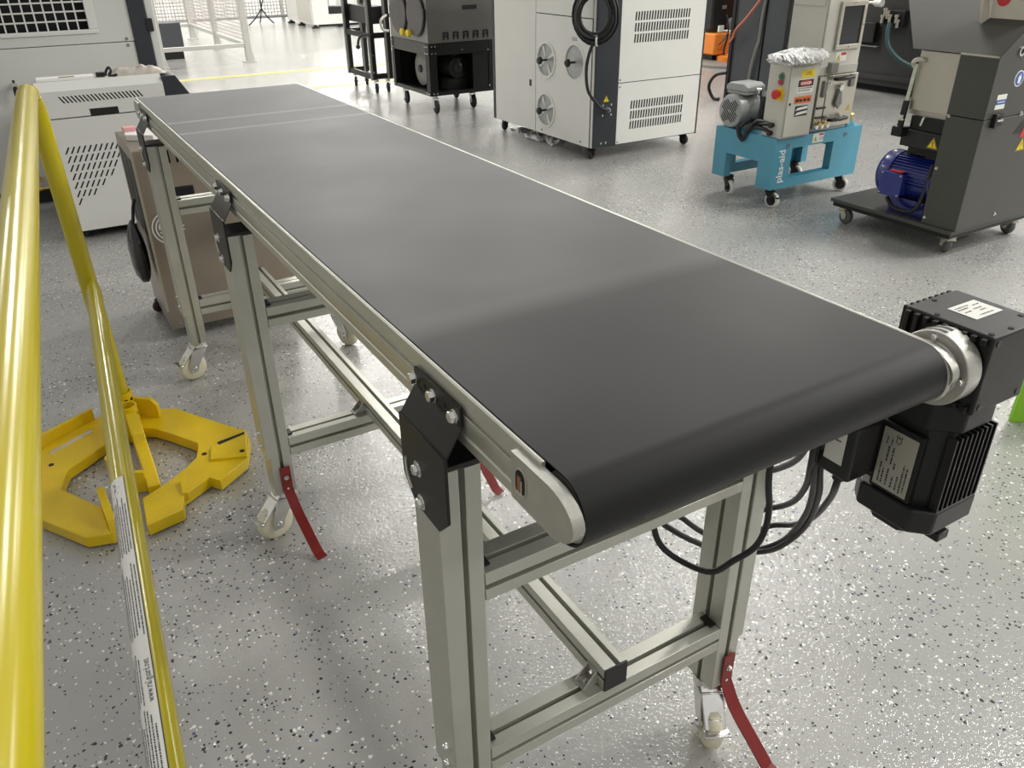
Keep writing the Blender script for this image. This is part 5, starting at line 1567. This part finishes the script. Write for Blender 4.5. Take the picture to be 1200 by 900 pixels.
# cutting chamber with plates, clamps and handles
ch = M().box(3.765, 4.055, 3.115, 3.42, 0.389, 0.690).build('cutter_chamber', BEIGE, bc, bevel=0.003)
M().box(3.740, 4.050, 3.100, 3.114, 0.690, 0.735).build('upper_plate', BEIGE, ch, bevel=0.002)
M().box(3.83, 4.068, 3.098, 3.1145, 0.410, 0.684).build('screen_plate', STEEL2, ch, bevel=0.002)
M().box(3.765, 3.825, 3.100, 3.1145, 0.410, 0.684).build('side_plate', STEEL2, ch, bevel=0.002)
M().box(3.738, 3.764, 3.11, 3.13, 0.40, 0.70).build('hinge_bar', MGREY, ch, bevel=0.002)
for z in (0.665, 0.450):
    h = M().tube([(3.865, 3.090, z), (3.865, 3.066, z + 0.003), (3.92, 3.060, z + 0.004), (3.985, 3.060, z + 0.006), (3.985, 3.085, z + 0.006)], [0.008, 0.010, 0.013, 0.010, 0.008], 10).build('handle', BLACKP, ch)
cr = M().lathe((3.925, 3.098, 0.615), (0, -1, 0), [(0, 0.016), (0.02, 0.016)], 16).build('clamp_boss', CHROME, ch)
M().prism('y', [(3.917, 0.61), (3.933, 0.61), (3.952, 0.535), (3.925, 0.505), (3.898, 0.535)], 3.082, 3.090).build('clamp_lever', MGREY, ch, bevel=0.002)
for (x, z) in ((3.795, 0.52), (3.795, 0.47)):
    M().box(x - 0.028, x + 0.040, 3.090, 3.1, z - 0.005, z + 0.005).build('black_bar', BLACKP, ch)
M().box(3.792, 3.820, 3.088, 3.1, 0.575, 0.66).build('clamp_block', MGREY, ch, bevel=0.003)
M().box(4.00, 4.035, 3.086, 3.099, 0.615, 0.68).build('clamp_block', MGREY, ch, bevel=0.003)
M().box(3.80, 3.86, 3.07, 3.10, 0.70, 0.755).build('latch_block', MGREY, ch, bevel=0.005)
for (x, z) in ((3.815, 0.60), (3.945, 0.63), (3.84, 0.645), (3.95, 0.475), (3.86, 0.47)):
    M().bolt((x, 3.09, z), (0, -1, 0), 0.005).build('bolt', CHROME, ch)
warn('warning_triangle', (4.03, 3.098, 0.487), (1, 0, 0), (0, 0, 1), 0.034, ch)
for k in range(5):
    M().lathe((3.765 + k * 0.022, 3.10, 0.425 + 0.012 * (k % 2)), (0, -1, 0), [(0, 0.010), (0.02, 0.010), (0.021, 0.014), (0.03, 0.012)], 10).build('fitting', BRASS if k % 2 else CHROME, ch)
M().lathe((4.055, 3.13, 0.445), (1, 0, 0), [(0, 0.012), (0.03, 0.012), (0.032, 0.022), (0.055, 0.022), (0.06, 0.012)], 14).build('drain_valve', BRASS, ch)
M().prism('y', [(4.06, 0.389), (4.13, 0.389), (4.10, 0.425), (4.08, 0.425)], 3.11, 3.16).build('valve_bracket', BLUE, ch)
# grey fan motor on the left of the top
mt = M().lathe((3.485, 3.465, 0.482), (1, 0, 0), [(0, 0.070), (0.006, 0.086), (0.018, 0.092), (0.06, 0.092), (0.062, 0.086), (0.20, 0.086), (0.205, 0.06)], 34).build('fan_motor', MOTG, bc)
# grille: slanted slots in four sectors
m = M()
for sgn, (y0, z0) in ((1, (3.465 + 0.028, 0.482 + 0.028)), (1, (3.465 - 0.028, 0.482 - 0.028)), (-1, (3.465 - 0.028, 0.482 + 0.028)), (-1, (3.465 + 0.028, 0.482 - 0.028))):
    for k in range(-2, 3):
        L_ = 0.029 - abs(k) * 0.0045
        d = Vector((0, 0.72, 0.69)) if True else 0
        c = Vector((3.4845, y0, z0)) + Vector((0, 0.69, -0.72)) * (k * 0.0135)
        a, b = c - d * L_, c + d * L_
        w_ = Vector((0, 0.69, -0.72)) * 0.0027
        m.ext([a - w_, a + w_, b + w_, b - w_], (-0.0012, 0, 0))
m.build('grille_slots', BLACKV, mt, stuff=True)
M().box(3.520, 3.655, 3.385, 3.535, 0.572, 0.588).build('terminal_base', MOTG, mt, bevel=0.004)
M().prism('x', [(3.380, 0.588), (3.380, 0.615), (3.41, 0.632), (3.51, 0.632), (3.54, 0.615), (3.54, 0.588)], 3.515, 3.66).build('terminal_lid', MOTG, mt, bevel=0.006)
M().lathe((3.60, 3.385, 0.590), (0, -1, 0), [(0, 0.022), (0.03, 0.022), (0.035, 0.016)], 14).build('cable_gland', CHROME, mt)
M().box(3.52, 3.66, 3.40, 3.53, 0.389, 0.41).build('motor_foot', MOTG, mt)
M().box(3.66, 3.80, 3.30, 3.54, 0.389, 0.56).build('gear_housing', SLATE, bc, bevel=0.01)
for P in ([(3.60, 3.35, 0.59), (3.57, 3.31, 0.53), (3.545, 3.30, 0.46), (3.52, 3.29, 0.44), (3.495, 3.24, 0.448), (3.49, 3.18, 0.455), (3.497, 3.15, 0.455)],
          [(3.56, 3.34, 0.44), (3.50, 3.33, 0.45), (3.475, 3.36, 0.40), (3.478, 3.34, 0.345), (3.475, 3.32, 0.36), (3.49, 3.28, 0.42), (3.49, 3.20, 0.425), (3.497, 3.155, 0.412)],
          [(3.53, 3.36, 0.43), (3.475, 3.37, 0.42), (3.462, 3.35, 0.37), (3.47, 3.325, 0.35), (3.478, 3.31, 0.39), (3.49, 3.25, 0.46), (3.497, 3.14, 0.452)]):
    M().tube(P, 0.0095, 8, sm=6).build('motor_cable', BLACKC, bc)
for (y, z) in ((3.145, 0.454), (3.150, 0.412)):
    M().lathe((3.500, y, z), (-1, 0, 0), [(0, 0.012), (0.012, 0.012), (0.014, 0.016), (0.024, 0.014)], 14).build('cable_gland', BLACKP, bc)
# crumpled clear bag laid over the control box
m = M()
nx, ny = 46, 26
vs, fs = [], []
for i in range(nx):
    for j in range(ny):
        a = 2 * math.pi * i / nx
        t_ = -0.5 * math.pi + math.pi * j / (ny - 1)
        q = Vector((math.cos(a) * math.cos(t_), math.sin(a) * math.cos(t_), math.sin(t_)))
        nn = noise.noise(q * 4.0 + Vector((1.3, 0, 0))) * 0.16 + noise.noise(q * 11.0) * 0.10
        rx, ry, rz = 0.205, 0.085, 0.044
        x = 3.600 + rx * (1 + nn) * q.x
        y = min(3.186, 3.120 + ry * (1 + nn) * q.y)
        z = 0.792 + rz * (1 + 1.3 * nn) * q.z
        vs.append((x, y, max(z, 0.7625)))
for j in range(ny - 1):
    for i in range(nx):
        fs.append((j * nx + i, j * nx + (i + 1) % nx, (j + 1) * nx + (i + 1) % nx, (j + 1) * nx + i))
m.add(vs, fs)
t = m.build('clear_bag', BAGW, None)
tag(t, 'crumpled clear plastic bag lying on the beige control box of the blue cart', 'bag')

# ------------------------------------------------------------------ dark grey grinder with blue motor
gr = thing('grinder', (3.93, 2.4, 0), 'dark grey grinder with slanted hopper and cobalt blue motor on casters', 'grinder')
GX0, GX1, GY0, GY1 = 3.615, 4.235, 2.072, 2.250
M().box(3.600, 4.245, 2.078, 2.772, 0.112, 0.130).build('base_plate', DGREY, gr, bevel=0.002)
M().box(3.612, 4.235, 2.09, 2.76, 0.090, 0.112).build('base_frame', BLACKM, gr)
# side housing in two parts with a seam at z .63
M().prism('y', [(GX0, 0.1305), (GX1, 0.1305), (GX1, 0.630), (GX0, 0.630)], GY0, GY1).build('lower_guard', DGREY, gr, bevel=0.002)
M().prism('y', [(GX0, 0.634), (GX1, 0.634), (GX1, 1.291), (4.178, 1.291), (GX0, 0.888)], GY0, GY0 + 0.0035).build('upper_side_plate', DGREY, gr)
M().box(GX0, GX1, GY0 + 0.0036, GY1, 0.634, 0.8885).build('upper_guard', DGREY, gr, bevel=0.001)
M().box(3.66, 4.23, GY1 + 0.001, 2.47, 0.60, 0.889).build('chamber', STEEL2, gr, bevel=0.002)
M().box(3.635, 3.66, GY1 + 0.001, 2.455, 0.625, 0.885).build('chamber_door', STEEL2, gr, bevel=0.002)
# hopper: slanted front, flaring to the back
m = M()
A = [(GX0, GY0 + 0.004, 0.890), (GX1, GY0 + 0.004, 0.890), (GX1, 2.485, 0.890), (GX0, 2.485, 0.890)]
B = [(4.09, GY0, 1.27), (GX1 + 0.1, GY0, 1.36), (GX1 + 0.1, 2.80, 1.36), (3.70, 2.78, 1.36)]
B = [(4.18, GY0 + 0.004, 1.293), (GX1 - 0.001, GY0 + 0.004, 1.293), (GX1 - 0.001, 3.05, 1.293), (4.18, 3.05, 1.293)]
m.add(A + B, [(0, 3, 2, 1), (4, 5, 6, 7), (0, 1, 5, 4), (1, 2, 6, 5), (2, 3, 7, 6), (3, 0, 7), (0, 4, 7)])
hpq = m.build('hopper', OLIVE, gr)
M().box(GX0 - 0.002, GX0 + 0.004, GY0 + 0.004, GY1, 0.886, 0.893).build('hopper_lip', STEEL2, hpq)
# beige chute standing on the slope
m = M()
m.ext([(3.800, 2.268, 1.000), (3.800, 2.079, 1.000), (3.800, 2.079, 1.32), (3.800, 2.300, 1.32)], (0.03, 0, 0))
m.ext([(3.765, 2.282, 0.985), (3.800, 2.268, 1.000), (3.800, 2.300, 1.32), (3.765, 2.330, 1.32)], (0.012, 0.02, 0))
chq = m.build('infeed_chute', STEEL2, gr)
M().lathe((3.7995, 2.228, 1.100), (-1, 0, 0), [(0, 0.030), (0.002, 0.030)], 22).build('red_sticker', RSTICK, chq)
# stickers and latch on the side
u_, v_ = (1, 0, 0), (0, 0, 1)
M().lathe((3.800, GY0, 0.792), (0, -1, 0), [(0, 0.034), (0.0008, 0.034)], 28).build('sticker_rim', WSTICK, gr)
bs_ = M().lathe((3.800, GY0 - 0.0008, 0.792), (0, -1, 0), [(0, 0.029), (0.0008, 0.029)], 28).build('blue_sign', BSTICK, gr)
M().prism('y', [(3.792, 0.772), (3.808, 0.772), (3.812, 0.795), (3.806, 0.812), (3.803, 0.797), (3.800, 0.815), (3.797, 0.797), (3.790, 0.806)], GY0 - 0.0024, GY0 - 0.0016).build('hand_symbol', INKW, bs_)
sticker('side_label', (3.672, GY0, 0.672), u_, v_, 0.070, 0.062, WSTICK, gr)
M().box(3.672, 3.742, GY0 - 0.0012, GY0 - 0.0006, 0.692, 0.712).build('label_band', BSTICK, gr)
strokes([(0.01, 0.042, 0.05), (0.01, 0.028, 0.05)], (3.672, GY0, 0.672), u_, v_, INKW, 'label_print', gr, R, 0.0016, 0.006)
lt_ = M().box(3.672, 3.690, GY0 - 0.020, GY0, 0.595, 0.655).build('latch', BLACKP, gr, bevel=0.003)
M().box(3.690, 3.738, GY0 - 0.014, GY0, 0.600, 0.612).build('latch_arm', BLACKP, lt_)
M().box(3.690, 3.738, GY0 - 0.014, GY0, 0.640, 0.652).build('latch_arm', BLACKP, lt_)
M().box(3.685, 3.735, GY0 - 0.017, GY0, 0.622, 0.630).build('latch_rod', CHROME, lt_)
M().bolt((3.890, GY0, 0.635), (0, -1, 0), 0.007).build('screw', CHROME, gr)
M().bolt((3.905, GY0, 0.170), (0, -1, 0), 0.006).build('screw', CHROME, gr)
M().ring((3.760, GY0, 0.905), (0, -1, 0), 0.012, 0.020, 0.006, 18).build('lift_eye', CHROME, gr)
for k in range(5):
    M().ext([(3.87 + k * 0.018, GY0 - 0.0006, 0.545), (3.876 + k * 0.018, GY0 - 0.0006, 0.545), (3.926 + k * 0.018, GY0 - 0.0006, 0.60), (3.920 + k * 0.018, GY0 - 0.0006, 0.60)], (0, -0.0006, 0)).build('hatch_mark', INK, gr)
M().prism('y', [(3.93, 0.525), (3.99, 0.525), (3.975, 0.565), (3.95, 0.57)], GY0 - 0.0016, GY0).build('red_mark', RSTICK, gr)
warn('warning_triangle', (3.965, GY0, 0.462), u_, v_, 0.07, gr)
for (y, z) in ((2.235, 0.628), (2.235, 0.393), (2.235, 0.160)):
    M().bolt((GX0, y, z), (-1, 0, 0), 0.006, 1.2).build('screw', CHROME, gr)
# strut and black plates between chamber and motor
st_ = M().tube([(3.618, 2.452, 0.825), (3.618, 2.463, 0.66)], 0.009, 12).build('gas_strut', CHROME, gr)
M().tube([(3.618, 2.463, 0.665), (3.618, 2.470, 0.545)], 0.015, 12).build('strut_body', BLACKP, st_)
M().tube([(3.618, 2.468, 0.60), (3.618, 2.469, 0.575)], 0.0158, 12).build('strut_band', CHROME, st_)
M().tube([(3.635, 2.425, 0.845), (3.612, 2.44, 0.848), (3.606, 2.462, 0.835), (3.618, 2.462, 0.815)], 0.011, 8, sm=4).build('hinge_hook', STEEL2, gr)
M().box(3.600, 3.66, 2.445, 2.50, 0.50, 0.545).build('strut_foot', BLACKM, gr, bevel=0.003)
M().box(3.64, 3.95, 2.252, 2.47, 0.455, 0.535).build('drive_guard', BLACKP, gr, bevel=0.004)
M().box(3.70, 4.20, 2.26, 2.46, 0.1305, 0.455).build('drive_body', BLACKM, gr, bevel=0.004)
M().box(3.645, 3.66, 2.252, 2.44, 0.536, 0.60).build('rotor_cover', BLACKM, gr, bevel=0.004)
M().tube([(3.64, 2.37, 0.60), (3.64, 2.38, 0.56)], 0.008, 8).build('rotor_rod', CHROME, gr)
warn('warning_triangle', (3.6395, 2.297, 0.468), (0, -1, 0), (0, 0, 1), 0.058, gr)
# the blue motor
MA, MR = Vector((3.735, 2.575, 0.300)), 0.108
mm_ = M().lathe(MA, (0, -1, 0), [(0, 0.060), (0.006, 0.090), (0.018, 0.104), (0.04, 0.112), (0.085, 0.112), (0.086, 0.098), (0.30, 0.098), (0.302, 0.112), (0.318, 0.112)], 36).build('blue_motor', NAVY, gr)
lab(mm_, 'glossy cobalt blue electric motor')
for k in range(26):
    a = math.radians(-10 + k * 200 / 25)
    d = Vector((-math.sin(a), 0, math.cos(a)))
    d = Vector((-math.cos(a), 0, math.sin(a)))
    if 20 < math.degrees(a) < 0:
        continue
    s_ = Vector((d.z, 0, -d.x))
    p0 = Vector((MA.x, MA.y - 0.092, MA.z)) + d * 0.096
    p1 = Vector((MA.x, MA.y - 0.298, MA.z)) + d * 0.096
    M().ext([p0 - s_ * 0.0022, p0 + s_ * 0.0022, p0 + s_ * 0.0022 + d * 0.014, p0 - s_ * 0.0022 + d * 0.014], p1 - p0).build('cooling_fin', NAVY, mm_)
M().box(3.598, 3.650, 2.385, 2.495, 0.225, 0.330).build('terminal_box', NAVY, mm_, bevel=0.006)
M().box(3.592, 3.599, 2.380, 2.500, 0.220, 0.335).build('terminal_lid', NAVY, mm_, bevel=0.003)
M().box(3.604, 3.640, 2.40, 2.47, 0.336, 0.340).build('red_badge', RSTICK, mm_)
for (y, z) in ((2.390, 0.230), (2.490, 0.230), (2.390, 0.326), (2.490, 0.326)):
    M().bolt((3.592, y, z), (-1, 0, 0), 0.004, 1.1).build('bolt', CHROME, mm_)
M().box(3.70, 3.76, 2.36, 2.44, 0.405, 0.412).build('rating_plate', STEEL2, mm_)
M().ring((3.735, 2.352, 0.440), (0, 1, 0), 0.012, 0.019, 0.008, 18).build('lifting_eye', CHROME, mm_)
M().box(3.66, 3.81, 2.28, 2.47, 0.131, 0.205).build('motor_foot', NAVY, mm_)
M().tube([(3.62, 2.46, 0.205), (3.615, 2.42, 0.17), (3.62, 2.36, 0.16), (3.625, 2.30, 0.18), (3.63, 2.275, 0.28), (3.64, 2.27, 0.40)], 0.010, 8, sm=6).build('motor_cable', BLACKC, mm_)
for (x, y, d) in ((3.655, 2.72, (0.1, 0.99)), (3.68, 2.125, (0.5, 0.85)), (4.20, 2.125, (0.3, 0.95)), (4.20, 2.72, (0.3, 0.95))):
    caster(gr, x, y, 0.092, (-d[0] if y > 2.5 else d[0], -d[1] if y > 2.5 else d[1]), 0.040, 0.030, 0.024, STEEL2, RUBG, None, STEEL2 if (x < 4 and y < 2.5) else None)

# ------------------------------------------------------------------ lime green board at the right edge
t = thing('green_board', (2.62, 0.95, 0), 'lime green board standing on the floor at the right edge, behind the gear motor', 'board')
o = Vector((2.4371, 1.0611, 0))
u_ = Vector((0.863, -0.505, 0)).normalized()
v_ = Vector((-u_.y, u_.x, 0))
P = lambda a, b, z: o + u_ * a + v_ * b + Vector((0, 0, z))
M().ext([P(0, 0, 0.0), P(0.50, 0, 0.0), P(0.50, 0, 0.55), P(0, 0, 0.55)], v_ * 0.018).build('panel', GREENP, t, bevel=0.002)
for a in (0.12, 0.40):
    M().ext([P(a, 0.0185, 0), P(a, 0.16, 0), P(a, 0.0185, 0.30)], u_ * 0.02).build('stand_foot', GREENP, t)
